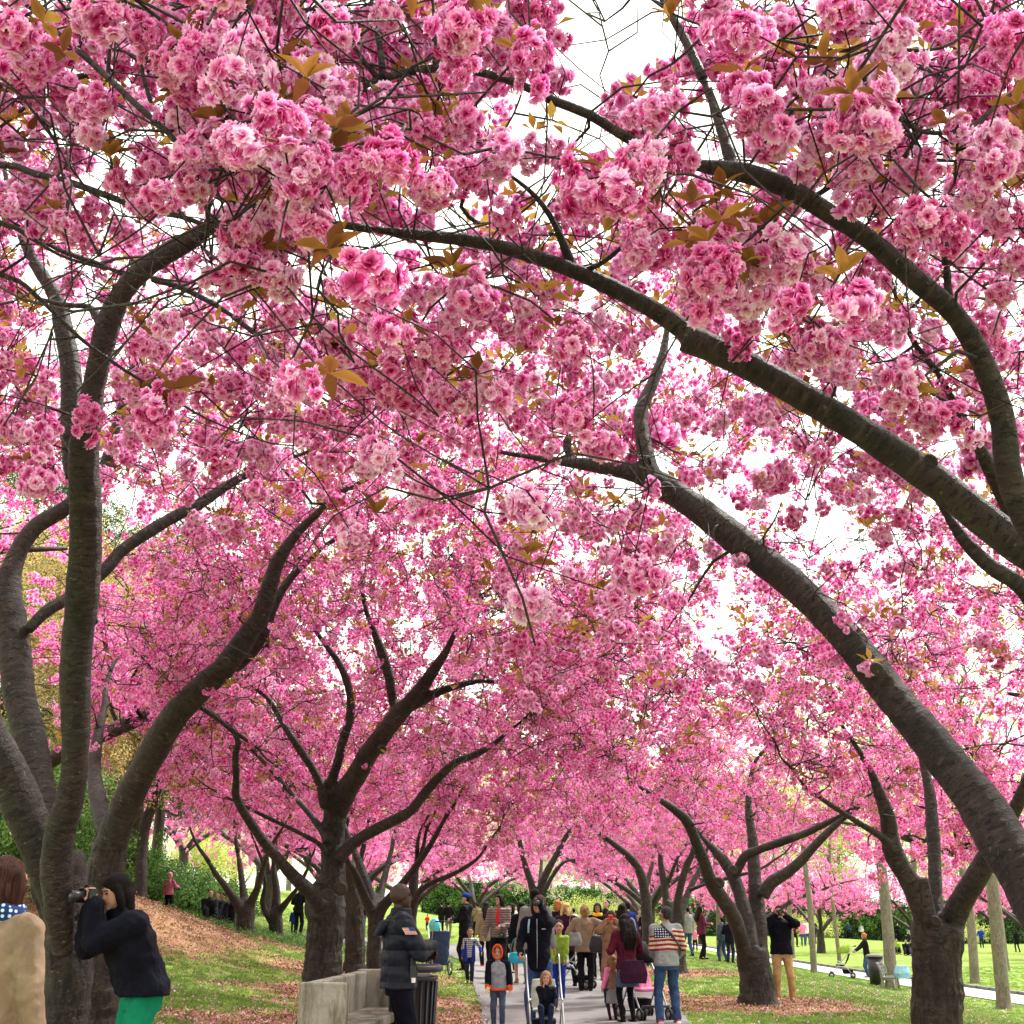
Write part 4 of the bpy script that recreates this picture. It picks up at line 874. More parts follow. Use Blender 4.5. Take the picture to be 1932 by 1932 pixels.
CHIP = variant_set('litter', [clump_mesh(i, CHIPM, 14, .13, .045, .012, 'litter', .05) for i in range(4)])
PTL = variant_set('fallen', [clump_mesh(i, PETAL, 5, .16, .03, .013, 'fallen', .03) for i in range(3)])
rs = np.random.RandomState(3)
def on_path(x, y):
    l = np.interp(y, [3, 18, 22, 28, 32, 36, 39], [-.35, -.38, -.5, -.85, -1.1, -1.6, -2.6]); r = np.interp(y, [3, 18, 22, 28, 32, 36, 39], [2.5, 2.6, 2.85, 2.85, 2.9, 3.1, 3.4])
    l2 = np.interp(y, [15, 35.5, 55, 75, 120], [17, 14.8, 13.2, 12.2, 11]); r2 = l2 + 1.85
    return ((x > l) & (x < r)) | ((x > l2) & (x < r2))
def spots(n, y0, y1, f):
    y = y0 + (y1 - y0) * rs.rand(n) ** 1.5; half = y * .42; x = (rs.rand(n) * 2 - 1) * half; out = []
    op = on_path(x, y)
    for i in range(n):
        if not op[i] and f(x[i], y[i]): out.append((x[i], y[i], ground(x[i], y[i])))
    return out
def bn(x, y): return bare(x, y) + 1.1 * noise.noise(Vector((x * .9, y * .9, 3))) * .5
scatter('grass', TUFT, spots(52000, 14, 62, lambda x, y: bn(x, y) < .5), rz_only=True, seed=4)
scatter('leaf_litter', CHIP, spots(30000, 14, 42, lambda x, y: bn(x, y) > .38 + rs.rand() * .25), rz_only=True, seed=5)
scatter('fallen_petals', PTL, [(x, y, z + .012) for x, y, z in spots(6000, 14, 45, lambda x, y: True)] , rz_only=True, seed=6)
for o in S.objects:
    if o.name == 'fallen_petals': pass

# ---------------------------------------------------------------- background planting
LIMEV = variant_set('lime_clump', [clump_mesh(40 + i, LIME, 60, .55, .13, .045) for i in range(4)])
WHITEV = variant_set('white_clump', [clump_mesh(50 + i, WHITEP, 70, .5, .11, .05) for i in range(4)])
OCHREV = variant_set('ochre_clump', [clump_mesh(60 + i, OCHRE, 46, .22, .06, .016) for i in range(4)])
DARKV = variant_set('needle_clump', [clump_mesh(70 + i, DARKG, 60, .32, .12, .016, flat=.45) for i in range(4)])
SHRV = variant_set('shrub_clump', [clump_mesh(80 + i, MIDG, 50, .22, .08, .02) for i in range(4)])
HEDGEV = variant_set('hedge_clump', [clump_mesh(90 + i, MIDG, 60, .4, .14, .04) for i in range(3)])
def leaf_tree(name, label, x, y, h, tr, crown, vs, n, bark, seed, group=None, straight=True, sc=1.0, part='foliage', cr0=None, layers=False):
    """crown = (radius, z of bottom, z of top)"""
    rng = random.Random(seed); g = ground(x, y); root = thing(name, label, 'tree', (x, y, g), 0, group); mb = MB(); top = crown[2] * .9
    P = [Vector((0, 0, -.2)), Vector((0, 0, .25))]
    for i in range(1, 6): P.append(Vector((rng.gauss(0, .06) * i, rng.gauss(0, .06) * i, .25 + (top - .25) * i / 5)))
    tube(mb, P, [tr * 1.7, tr * 1.1, tr, tr * .85, tr * .65, tr * .4, tr * .12], sides=12, bump=.08, bseed=seed, step=.4); mb.build('trunk', bark, root, uv=True)
    m2 = MB(); nodes = []; Rc, zb, zt = crown
    for k in range(18):
        z = zb + (top - zb) * (k + rng.random()) / 18; a = k * 2.4 + rng.random(); t = (z - zb) / (zt - zb); rr = Rc * (math.sqrt(max(.05, 1 - (2 * t - 1) ** 2)) if not layers else (1 - t * .85)) * rng.uniform(.75, 1)
        ax = P[min(6, 1 + int(5 * z / top))]; p0 = Vector((ax.x, ax.y, z * .9)); p1 = Vector((math.cos(a) * rr, math.sin(a) * rr, z + (rr * .35 if not layers else -rr * .12)))
        ext_branch(m2, rng, p0, tr * .25, p1, .01, Vector((0, 0, 0)), nodes, sides=5, sag=.05)
    m2.build('branches', bark, root, kind='stuff', uv=True)
    A_ = np.array([tuple(q[0]) for q in nodes]); r_ = np.random.RandomState(seed); Pq = A_[r_.randint(0, len(A_), n)] + r_.normal(0, 1, (n, 3)) * [Rc * .16, Rc * .16, Rc * (.10 if not layers else .04)]
    if cr0 is not None: Pq = Pq[Pq[:, 2] > cr0]
    scatter(part, vs, Pq, root, scl=r_.uniform(.6, 1.2, len(Pq)) * sc, seed=seed); return root
def shrub(label, x, y, rx, h, vs, n, seed, name='shrub', group=None, mt=TWIG, sc=1.0):
    root = thing(name, label, 'shrub', (x, y, ground(x, y)), 0, group); rng = random.Random(seed); mb = MB()
    for k in range(7):
        a = rng.random() * 6.28; tube(mb, [(0, 0, -.1), (math.cos(a) * rx * .3, math.sin(a) * rx * .3, h * .45), (math.cos(a) * rx * .7, math.sin(a) * rx * .7, h * .85)], [.025, .018, .006], sides=5)
    mb.build('stems', mt, root, kind='stuff', uv=True); r_ = np.random.RandomState(seed); Pq = r_.normal(0, .42, (n, 3)); Pq = Pq[np.linalg.norm(Pq, axis=1) < 1] * [rx, rx, h * .55] + [0, 0, h * .5]; Pq = Pq[Pq[:, 2] > .05]
    for q in Pq: q[2] += ground(x + q[0], y + q[1]) - ground(x, y)
    scatter('foliage', vs, Pq, root, seed=seed, scl=r_.uniform(.6, 1.2, len(Pq)) * sc); return root
# left: conifers with reddish trunks, pale ochre young foliage
def gx(px, Y): return at(px, 1700, Y).x
leaf_tree('conifer', 'dark evergreen with reddish trunk left of the pink-coated child', gx(243, 36), 36, 14, .17, (3.6, 3.4, 13), DARKV, 900, REDBARK, 31, 'evergreens at the top of the slope', layers=True)
leaf_tree('conifer', 'leaning dark evergreen just behind the pink-coated child', gx(285, 40), 40, 13, .16, (3.4, 3.0, 12), DARKV, 800, REDBARK, 32, 'evergreens at the top of the slope', layers=True)
leaf_tree('conifer', 'dark evergreen glimpsed between the two left stems', gx(80, 34), 34, 13, .2, (3.8, 4.5, 13), DARKV, 1000, REDBARK, 33, 'evergreens at the top of the slope', layers=True)
leaf_tree('conifer', 'dark evergreen at the far left edge behind the woman in beige', gx(-40, 30), 30, 13, .2, (3.6, 2.2, 12), DARKV, 900, REDBARK, 34, 'evergreens at the top of the slope', layers=True)
leaf_tree('broadleaf_tree', 'tree of pale ochre young leaves between the left stems', gx(95, 26), 27, 9, .14, (3.0, 2.0, 8.0), OCHREV, 2600, BARK, 35)
leaf_tree('broadleaf_tree', 'tree of pale ochre young leaves right of the dark upright stem', gx(240, 30), 31, 9, .13, (2.2, 2.6, 7.8), OCHREV, 2000, BARK, 36)
for i, (px, Y, rx, h, lb) in enumerate([(275, 38, 1.8, 1.6, 'green shrub behind the photographer at the top of the bare slope'), (355, 39, 2.0, 1.5, 'green shrub right behind the pink-coated child'), (390, 42, 2.0, 1.1, 'low green shrub downhill of the pink-coated child'), (20, 24, 2.2, 3.0, 'tall green shrub behind the woman in beige'), (60, 33, 2.6, 3.4, 'green shrub between the leftmost stems'), (170, 36, 2.4, 2.6, 'green shrub right of the dark upright stem')]):
    shrub(lb, gx(px, Y), Y, rx, h, SHRV, 420 if h < 2 else 800, 60 + i, group='green shrubs on the slope')
# ground cover by the far left trees
gc = []
for i in range(900):
    x = -6.5 + rs.normal(0, 1.6); y = 36 + rs.normal(0, 2); gc.append((x, y, ground(x, y) + .05))
scatter('ground_cover', SHRV, gc, scl=rs.uniform(.35, .7, 900), seed=8)
# far backdrop: hedge, wire trellis, blossoming and lime trees
hp = []
for i in range(9000):
    x = -9 + 134 * rs.rand(); y = 128 + rs.normal(0, .8) + abs(x - 10) * .05; hp.append((x, y, ground(x, y) + 3.6 * rs.rand() ** .8))
root = thing('hedge', 'long dark clipped hedge closing the far end of the garden', 'hedge', (10, 128, ground(10, 128)))
hb = MB()
for i in range(45): x = -9 + i * 3.0; hb.box((x + 1.5 - 10, abs(x - 10) * .05, ground(x, 128) - ground(10, 128) + 1.6), (3.0, 1.3, 3.4))
hb.build('hedge_core', mat('hedge_core', (.012, .022, .010), .95), root, smooth=False)
scatter('foliage', HEDGEV, np.array(hp) - np.array([10, 128, ground(10, 128)]), root, scl=rs.uniform(.9, 1.5, 9000), seed=9)
for i, (x, y, lb) in enumerate([(-9, 86, 'white-flowering tree far behind the blue-capped man'), (1.5, 92, 'white-flowering tree far behind the blonde woman'), (-17, 78, 'white-flowering tree far behind the crooked cherry'), (9, 96, 'white-flowering tree far behind the arching slim cherry')]):
    leaf_tree('white_blossom_tree', lb, x, y, 9, .2, (4.8, 2.4, 8.5), WHITEV, 520, BARK, 100 + i, 'white-flowering trees behind the crowd')
for i in range(16):
    x = -42 + i * 8.6 + rngN.uniform(-1.5, 1.5); y = 136 + rngN.uniform(-3, 9)
    wd = ['over the left slope', 'behind the crooked left cherry', 'left of the bench tree', 'behind the officer', 'above the man in the blue cap', 'above the pushchair mother', 'above the blonde woman', 'above the flag sweatshirt', 'above the leaning stems', 'above the man in khaki trousers', 'left of the first grey trunk', 'between the grey trunks', 'above the park bench', 'behind the forked trunk', 'right of the forked trunk', 'at the far right edge'][i]
    leaf_tree('spring_tree', 'tall yellow-green spring tree beyond the hedge, ' + wd, x, y, 16, .28, (6.5, 3.5, 17), LIMEV, 620, PALEBARK, 120 + i, 'yellow-green trees beyond the hedge', sc=1.5)
for i, (x, y, rx, h) in enumerate([(6, 100, 3, 2.6), (13, 104, 3, 2.2), (40, 118, 4, 2.6), (55, 112, 4, 3.0), (28, 122, 3.4, 2.4), (64, 104, 5, 3.2)]):
    shrub('round yellow-green shrub ' + ['behind the flag sweatshirt man', 'behind the leaning stems', 'in front of the far hedge by the picnickers', 'right of the forked trunk', 'left of the grey trunks', 'at the right edge behind the lone walker'][i], x, y, rx, h, LIMEV, 140, 160 + i, group='yellow-green shrubs by the far hedge', sc=.8)
for i, (x, y, rx, h) in enumerate([(-14, 108, 5, 4), (-22, 104, 5, 4.4), (-30, 100, 5, 4.6), (-38, 92, 5, 5), (-17, 70, 3, 3.0)]):
    shrub('pale flowering bush beyond the slope, ' + ['behind the stout bench tree', 'behind the crooked cherry', 'behind the seated dark figures', 'behind the pink-coated child', 'nearest the crooked cherry'][i], x, y, rx, h, WHITEV if i % 2 else LIMEV, 220, 170 + i, group='flowering bushes beyond the slope', sc=.9)
# slim grey trunks along the lawn path
LIN = [(1673, 45.5, .27, 'thickest slim grey trunk beside the park bench'), (1878, 36.4, .25, 'slim grey trunk right of the V-forked cherry, nearest the pale path'), (1530, 54.5, .17, 'slim pale trunk right of the man in khaki trousers'), (1829, 48.5, .22, 'slim grey trunk just right of the forked cherry trunk'), (1891, 58, .15, 'thin trunk beyond the pale path near the right edge'),
       (1579, 66, .13, 'thin pale trunk left of the woman with the stroller'), (1357, 62, .22, 'slim pale trunk behind the woman in the purple padded coat'), (1733, 50, .17, 'second slim grey trunk right of the park bench'), (1375, 78, .15, 'thin pale trunk between purple coat and fused stems'), (1492, 72, .18, 'brown slim trunk just right of the khaki man')]
for i, (px, Y, tr, lb) in enumerate(LIN):
    p = at(px, 1750, Y); leaf_tree('linden_tree', lb, p.x, Y, 12, tr * .72, (3.2, 4.6, 12.5), LIMEV, 90, PALEBARK, 200 + i, 'slim grey trees along the pale path', sc=.62)
print('objects', len(S.objects))
# ---------------------------------------------------------------- people
def cloth(name, col, rough=.85, quilt=0, strands=0, spec=.15, vary=.25):
    if name in MATS: return MATS[name]
    m = mat(name, col, rough, spec); ob = N(m, 'ShaderNodeTexCoord').outputs['Object']
    f = noise_fac(m, ob, 9, 4, .6, (1, 1, .35 if strands else 1))
    setc(m, ramp(m, f, [(.3, tuple(c * (1 - vary) for c in col)), (.7, tuple(min(1, c * (1 + vary)) for c in col))]))
    h = noise_fac(m, ob, 16, 4, .6, (1, 1, .5))
    if quilt:
        sx = N(m, 'ShaderNodeSeparateXYZ'); m.node_tree.links.new(ob, sx.inputs[0])
        h = mth(m, 'ADD', mth(m, 'MULTIPLY', mth(m, 'ABSOLUTE', mth(m, 'SINE', mth(m, 'MULTIPLY', sx.outputs[2], quilt))), 1.6), mth(m, 'MULTIPLY', h, .8)); bump(m, h, 1, .012)
    elif strands: sf = noise_fac(m, ob, 70, 4, .8, (1, 1, .05)); bump(m, sf, 1, .02); setc(m, ramp(m, sf, [(.35, tuple(c * .35 for c in col)), (.65, tuple(min(1, c * 1.9) for c in col))]))
    else: bump(m, h, .7, .02)
    return m
SKIN = cloth('skin_fair', (.48, .26, .19), .55, spec=.35, vary=.06); SKIND = cloth('skin_dark', (.050, .024, .018), .5, spec=.4, vary=.08); SKINM = cloth('skin_tan', (.34, .185, .125), .55, spec=.35, vary=.06)
NAVY = cloth('navy_cloth', (.0035, .004, .012)); BLACKC = cloth('black_cloth', (.005, .005, .008)); BEIGE = cloth('beige_cloth', (.25, .175, .12)); JEANS = cloth('blue_denim', (.035, .07, .17), vary=.4)
GREYJ = cloth('grey_denim', (.06, .08, .13), vary=.35); DJEANS = cloth('dark_denim', (.012, .018, .045)); KHAKI = cloth('khaki_cotton', (.42, .26, .12)); GREENP = cloth('green_trousers', (.004, .20, .11), vary=.12)
HAIRD = cloth('dark_hair', (.008, .005, .005), .6, strands=1, spec=.12); HAIRB = cloth('auburn_hair', (.055, .020, .017), .6, strands=1, spec=.15); HAIRG = cloth('grey_hair', (.035, .032, .036), .6, strands=1); HAIRY = cloth('blonde_hair', (.62, .40, .17), .5, strands=1); HAIRL = cloth('light_brown_hair', (.30, .16, .08), .5, strands=1); HAIRR = cloth('ginger_hair', (.36, .12, .04), .5, strands=1)
MAROON = cloth('maroon_cloth', (.085, .008, .022)); PURPLE = cloth('purple_cloth', (.035, .008, .028)); GREYC = cloth('grey_cloth', (.22, .22, .23)); TAUPE = cloth('taupe_quilt', (.20, .155, .15), quilt=62); WHITEC = cloth('white_cloth', (.75, .73, .70)); PINKC = cloth('pink_cloth', (.80, .22, .42)); REDC = cloth('red_cloth', (.55, .02, .03)); ORANGE = cloth('orange_cloth', (.85, .12, .03)); BLUEC = cloth('blue_cloth', (.012, .03, .26)); GREENC = cloth('lime_green_cloth', (.22, .33, .04)); TANC = cloth('tan_cloth', (.26, .145, .095)); LIGHTG = cloth('pale_grey_marl', (.28, .30, .34)); PLUMQ = cloth('plum_quilt', (.15, .022, .065), quilt=80); OLIVE = cloth('olive_cloth', (.20, .16, .08)); TEAL = cloth('turquoise_cloth', (.03, .36, .50))
EYE = mat('eye_dark', (.01, .008, .008), .25); LIP = mat('lips', (.38, .09, .09), .5)
RUB = mat('black_rubber', (.012, .012, .014), .6); PLAS = mat('black_plastic', (.014, .014, .018), .35, .5); STEEL = mat('grey_metal', (.45, .46, .48), .35, .5, .8)
WR = bpy.data.textures.new('wrinkles', 'CLOUDS'); WR.noise_scale = .11; WR.noise_depth = 2
V3 = Vector
def sph(mb, c, r, rot=None, n=10, mi=0):
    rx, ry, rz = r if isinstance(r, (tuple, list)) else (r, r, r); c = V3(c); vs = []; fs = []; M = rot or Matrix.Identity(3)
    for i in range(1, n // 2 + 2):
        ph = math.pi * i / (n // 2 + 2)
        for k in range(n):
            a = 6.28319 * k / n; vs.append(c + M @ V3((rx * math.sin(ph) * math.cos(a), ry * math.sin(ph) * math.sin(a), rz * math.cos(ph))))
    rows = n // 2 + 1
    for i in range(rows - 1):
        for k in range(n): fs.append((i * n + k, (i + 1) * n + k, (i + 1) * n + (k + 1) % n, i * n + (k + 1) % n))
    t = len(vs); vs += [c + M @ V3((0, 0, rz)), c - M @ V3((0, 0, rz))]
    for k in range(n): fs.append((t, k, (k + 1) % n)); fs.append((t + 1, (rows - 1) * n + (k + 1) % n, (rows - 1) * n + k))
    mb.add(vs, fs, mi=mi)
def caps(mb, pts, rs_, n=10, mi=0):
    """tapered limb through joints, rounded at every joint"""
    pts = [V3(p) for p in pts]
    for i in range(len(pts) - 1):
        a, b = pts[i], pts[i + 1]
        if (b - a).length > 1e-5: tube(mb, [a, b], [rs_[i], rs_[i + 1]], sides=n, mi=mi)
    for p, r in zip(pts, rs_): sph(mb, p, r, n=n, mi=mi)
def loft(mb, secs, n=18, mi=0):
    vs = []; 
    for c, rx, ry, M in secs:
        for k in range(n):
            a = 6.28319 * k / n; sx = math.copysign(abs(math.cos(a)) ** .82, math.cos(a)); sy = math.copysign(abs(math.sin(a)) ** .9, math.sin(a)); vs.append(V3(c) + M @ V3((rx * sx, ry * sy, 0)))
    fs = [(i * n + k, i * n + (k + 1) % n, (i + 1) * n + (k + 1) % n, (i + 1) * n + k) for i in range(len(secs) - 1) for k in range(n)]
    fs.append(tuple(range(n - 1, -1, -1))); fs.append(tuple((len(secs) - 1) * n + k for k in range(n))); mb.add(vs, fs, mi=mi)
def soft(name, mb, mt, parent, vox, wr=0.0, sm=3):
    o = mb.build(name, mt, parent); md = o.modifiers.new('fuse', 'REMESH'); md.mode = 'VOXEL'; md.voxel_size = vox; md.use_smooth_shade = True
    s_ = o.modifiers.new('soften', 'SMOOTH'); s_.factor = .5; s_.iterations = sm
    if wr: d = o.modifiers.new('creases', 'DISPLACE'); d.texture = WR; d.strength = wr; d.mid_level = .5; d.texture_coords = 'LOCAL'
    return o
def ik(a, c, l1, l2, hint):
    a = V3(a); c = V3(c); d = c - a; L = d.length; mx = (l1 + l2) * .995
    if L > mx: c = a + d * (mx / L); d = c - a; L = mx
    L = max(L, abs(l1 - l2) + .02); x = (l1 * l1 - l2 * l2 + L * L) / (2 * L); h = math.sqrt(max(0, l1 * l1 - x * x)); u = d.normalized(); hv = V3(hint); hv = hv - u * hv.dot(u)
    hv = hv.normalized() if hv.length > 1e-4 else u.orthogonal().normalized(); return a + u * x + hv * h, c
def hand_geo(mb, w, d, side, curl, nrm=None, fine=True):
    """palm, four fingers of unequal length and a thumb from the side of the palm"""
    d = d.normalized(); nrm = (nrm or V3((-side, .15, 0))); nrm = (nrm - d * nrm.dot(d)).normalized(); lat = d.cross(nrm)
    if lat.y < 0: lat = -lat
    for k in (-1, 0, 1): caps(mb, [w + lat * k * .014, w + d * .085 + lat * k * .027], [.019, .017], 8)
    for k, L in ((-1.5, .052), (-.5, .066), (.5, .072), (1.5, .064)):
        a = w + d * .09 + lat * k * .019; c1 = curl * .8; d1 = (d * math.cos(c1) + nrm * math.sin(c1)); b = a + d1 * L * .55; c2 = curl * 1.7; d2 = (d * math.cos(c2) + nrm * math.sin(c2))
        caps(mb, [a, b, b + d2 * L * .5], [.0105, .0095, .0085], 8)
    a = w + d * .03 + lat * .026; d1 = (d * .6 + lat * .75 + nrm * .35).normalized(); b = a + d1 * .042; caps(mb, [a, b, b + (d * .9 + nrm * (.3 + curl * .5) + lat * .1).normalized() * .033], [.013, .0115, .0095], 8)
NP = [0]
def person(label, px, ytop, Y, rz=0, lean=0, head=(0, 0), hands=(None, None), feet=((-.10, 0), (.10, 0)), top=None, bot=None, hair=('short', HAIRD), skin=None, shoe=None, q=1, child=False, H=None, wide=1.0, group=None, elb=((-.5, -.6, -.6), (.5, -.6, -.6)), curl=(.5, .5), extra=None, seat=None, cat='person', sx=None, hd=None):
    """q: 0 hero, 1 near, 2 middle distance, 3 far"""
    tp = at(px, ytop, Y); x = tp.x; g = ground(x, Y) if seat is None else seat
    if H is None: H = tp.z - g
    hs = 1.38 if child else 1.0; tot = 1.49 + .262 * hs; k = H / tot; skin = skin or SKIN; shoe = shoe or BLACKC
    root = thing('person', label, cat, (x, Y, g), R(rz), group); root.scale = (k, k, k); NP[0] += 1
    vx = (.0085, .012, .018, .03)[q]; vc = (.012, .016, .024, .035)[q]; side_n = 12 if q < 2 else 8
    HZ = .93; TM = Matrix.Rotation(-lean, 3, 'X'); hip = V3((0, 0, HZ)); T = lambda p: hip + TM @ (V3(p) - hip)
    hm = Matrix.Rotation(R(head[0]), 3, 'Z') @ Matrix.Rotation(R(head[1]), 3, 'X'); hp = V3((0, 0, 1.52)); HT = lambda p: T(hp) + (TM if hd is None else Matrix.Rotation(-hd, 3, 'X')) @ (hm @ ((V3(p) - hp) * hs))
    HM = (TM if hd is None else Matrix.Rotation(-hd, 3, 'X')) @ hm; sw = .178 * wide
    arms = []
    for i, sd in enumerate((-1, 1)):
        sh = T((sd * sw, -.005, 1.415)); t = hands[i]; t = V3((sd * .285 * wide, .05, .80)) if t is None else V3(t); e, w = ik(sh, t, .285, .25, elb[i]); arms.append((sh, e, w))
    legs = []
    for i, sd in enumerate((-1, 1)):
        h = V3((sd * .092, 0, .90)); f = feet[i]; an = V3((f[0], f[1], f[2] if len(f) > 2 else .085)); kn, an = ik(h, an, .43, .415, (sd * .08, 1, 0)); legs.append((h, kn, an))
    # ---- body: one continuous surface
    b = MB(); I3 = TM
    loft(b, [(T((0, 0, .84)), .15 * wide, .10, I3), (T((0, .0, .95)), .158 * wide, .11, I3), (T((0, .005, 1.08)), .128 * wide, .092, I3), (T((0, .0, 1.28)), .155 * wide, .105, I3), (T((0, -.01, 1.40)), .165 * wide, .088, I3), (T((0, -.012, 1.46)), .085, .062, I3)], 16)
    caps(b, [T((0, -.018, 1.44)), HT((0, -.012, 1.55))], [.058, .052 * hs], side_n)
    sph(b, HT((0, -.008, 1.653)), tuple(v * hs for v in (.080, .097, .097)), HM, 14); sph(b, HT((0, .026, 1.602)), tuple(v * hs for v in (.062, .066, .076)), HM, 14)
    if q < 3:
        caps(b, [HT((0, .080, 1.652)), HT((0, .094, 1.612))], [.010 * hs, .015 * hs], 8); sph(b, HT((0, .070, 1.548)), .022 * hs, n=8)
        for sd in (-1, 1): sph(b, HT((sd * .076, -.004, 1.632)), tuple(v * hs for v in (.011, .021, .030)), HM, 8); sph(b, HT((sd * .030, .074, 1.665)), tuple(v * hs for v in (.024, .014, .009)), HM, 8)
    for i, (sh, e, w) in enumerate(arms):
        caps(b, [T((0, -.01, 1.41)), sh], [.07, .058], side_n); caps(b, [sh, e, w], [.052, .038, .026], side_n)
        if q < 3: hand_geo(b, w, (w - e), (-1, 1)[i], curl[i])
        else: sph(b, w + (w - e).normalized() * .06, .04, n=8)
    for h, kn, an in legs: caps(b, [h, kn, an], [.085, .055, .038], side_n); caps(b, [an, an + V3((0, .12, -.05))], [.04, .03], 8)
    soft('body', b, skin, root, vx, 0, 2)
    # ---- top
    tm, hem, puff, opts = (top + ({},))[:4] if len(top) < 4 else top
    m = MB(); z0 = hem; secs = []
    fl = opts.get('flare', 0)
    for z, rx, ry in ((z0, .172 + fl, .122 + fl), (z0 + .05, .170 + fl * .9, .120 + fl * .8), (max(z0 + .1, 1.0), .160, .115), (1.10, .146, .108), (1.28, .168, .116), (1.40, .170, .098), (1.47, .098, .074)):
        if secs and z <= secs[-1][0]: continue
        secs.append((z, rx, ry))
    loft(m, [((T if z > .93 else V3)((0, 0, z)), (rx + puff) * wide, ry + puff, I3 if z > .93 else Matrix.Identity(3)) for z, rx, ry in secs], 22)
    caps(m, [T((0, -.012, 1.44)), T((0, -.005, 1.485))], [.075 + puff * .4, .064 + puff * .3], 12)
    for sh, e, w in arms:
        we = e.lerp(w, opts.get('sleeve', 1.0)); caps(m, [T((0, -.01, 1.39)), sh, e, we], [.07 + puff * .5, .066 + puff * .7, .052 + puff * .8, .040 + puff * .6], side_n)
    if opts.get('hood'): sph(m, T((0, -.115, 1.42)), (.115, .065, .085), TM, 12)
    if opts.get('collar'): loft(m, [(T((0, 0, 1.45)), .085, .078, TM), (T((0, .005, 1.53)), .080, .076, TM)], 14)
    soft(opts.get('name', 'jacket'), m, tm, root, vc, .040 if q < 2 else .02 if q < 3 else 0)
    if opts.get('cuffmat'):
        for sh, e, w in arms: c = MB(); d = (w - e).normalized(); caps(c, [w - d * .035, w + d * .012], [.047 + puff, .042 + puff], 12); c.build('cuff', opts['cuffmat'], root)
        c = MB(); loft(c, [(V3((0, 0, z0 - .012)), (.172 + puff) * wide, .122 + puff, Matrix.Identity(3)), (V3((0, 0, z0 + .045)), (.176 + puff) * wide, .126 + puff, Matrix.Identity(3))], 22); c.build('waistband', opts['cuffmat'], root)
    if opts.get('sleevemat'):
        c = MB()
        for sh, e, w in arms: caps(c, [T((0, -.01, 1.44)).lerp(sh, .55), sh, e, w - (w - e).normalized() * .03], [.066 + puff, .074 + puff, .060 + puff, .048 + puff], 12)
        soft('sleeves', c, opts['sleevemat'], root, vc, .014)
    # ---- bottom
    kind, bm = bot[:2]; m = MB()
    if kind in ('trousers', 'leggings', 'shorts'):
        pf = .004 if kind == 'leggings' else .016
        loft(m, [(V3((0, 0, .80)), (.145 + pf) * wide, .10 + pf, Matrix.Identity(3)), (V3((0, 0, .93)), (.160 + pf * .6) * wide, .112 + pf * .6, Matrix.Identity(3)), (T((0, 0, 1.04)), (.140 + pf * .3) * wide, .10 + pf * .3, TM)], 16)
        for h, kn, an in legs:
            if kind == 'shorts': caps(m, [h, kn], [.092, .075], side_n)
            else: caps(m, [h, kn, an + (kn - an) * .02], [.092 * (1 + (wide - 1) * .5) + pf * .5, .060 + pf, .044 + pf * 1.3], side_n)
        soft(kind, m, bm, root, vc, .034 if kind == 'trousers' and q < 3 else 0)
    else:
        zl = bot[2]; loft(m, [(V3((0, .01, zl)), .21, .18, Matrix.Identity(3)), (V3((0, 0, .80)), .185, .145, Matrix.Identity(3)), (V3((0, 0, .94)), .165, .12, Matrix.Identity(3)), (T((0, 0, 1.04)), .14, .10, TM)], 20); soft('skirt', m, bm, root, vc, .03)
        if len(bot) > 3: 
            m = MB(); [caps(m, [h, kn, an], [.088, .058, .042], side_n) for h, kn, an in legs]; soft('leggings', m, bot[3], root, vc, 0)
    for i, (h, kn, an) in enumerate(legs):
        c = MB(); fd = V3((0, 1, 0)) ; hb = an - V3((0, .035, .048)); caps(c, [hb, hb + fd * .10 + V3((0, 0, -.004)), hb + fd * .19 + V3((0, 0, -.012))], [.040, .042, .034], 10); caps(c, [an + V3((0, -.01, .02)), an - V3((0, .01, .03))], [.045, .045], 8); soft('shoe', c, shoe, root, .012 if q < 3 else .02)
    # ---- hair
    hk, hmt = hair[:2]
    if hk != 'bald':
        c = MB()
        if hk in ('short', 'cap'): sph(c, HT((0, -.020, 1.676)), tuple(v * hs for v in (.084, .096, .088)), HM, 16); sph(c, HT((0, -.045, 1.63)), tuple(v * hs for v in (.080, .062, .075)), HM, 14)
        if hk in ('bob', 'long', 'curly', 'bun'):
            sph(c, HT((0, -.018, 1.678)), tuple(v * hs for v in (.092, .100, .092)), HM, 16); sph(c, HT((0, -.045, 1.60)), tuple(v * hs for v in (.092, .07, .11)), HM, 14)
            for sd in (-1, 1): caps(c, [HT((sd * .072, .015, 1.67)), HT((sd * .088, .018, 1.60)), HT((sd * .082, .012, 1.53 if hk != 'bun' else 1.60))], [.030 * hs, .030 * hs, .024 * hs], 10)
        if hk == 'bob': caps(c, [HT((0, -.05, 1.60)), HT((0, -.055, 1.52))], [.082 * hs, .070 * hs], 14)
        if hk in ('long', 'curly'):
            f = 1.35 if hk == 'curly' else 1.0
            for sx_ in (-.05, 0, .05): caps(c, [HT((sx_, -.07, 1.60)), T((sx_ * 1.5, -.125, 1.47)), T((sx_ * 1.6, -.155, 1.35)), T((sx_ * 1.2, -.15, 1.20 if hk == 'curly' else 1.24))], [.062 * f, .058 * f, .055 * f, .028 * f], 10)
        if hk == 'bun': sph(c, HT((0, -.12, 1.67)), .045 * hs, n=10)
        if hk == 'wavy':
            sph(c, HT((0, -.018, 1.680)), tuple(v * hs for v in (.098, .104, .092)), HM, 16)
            rg = random.Random(5)
            for a_ in range(10): aa = R(130 + a_ * 28); caps(c, [HT((.075 * math.cos(aa + 2.6) , -.02 + .07 * math.sin(aa + 2.6), 1.64)), HT((.10 * math.cos(aa + 2.6), -.03 + .09 * math.sin(aa + 2.6), 1.56)), HT((.115 * math.cos(aa + 2.6), -.04 + .10 * math.sin(aa + 2.6), 1.50))], [.04, .042, .03], 8)
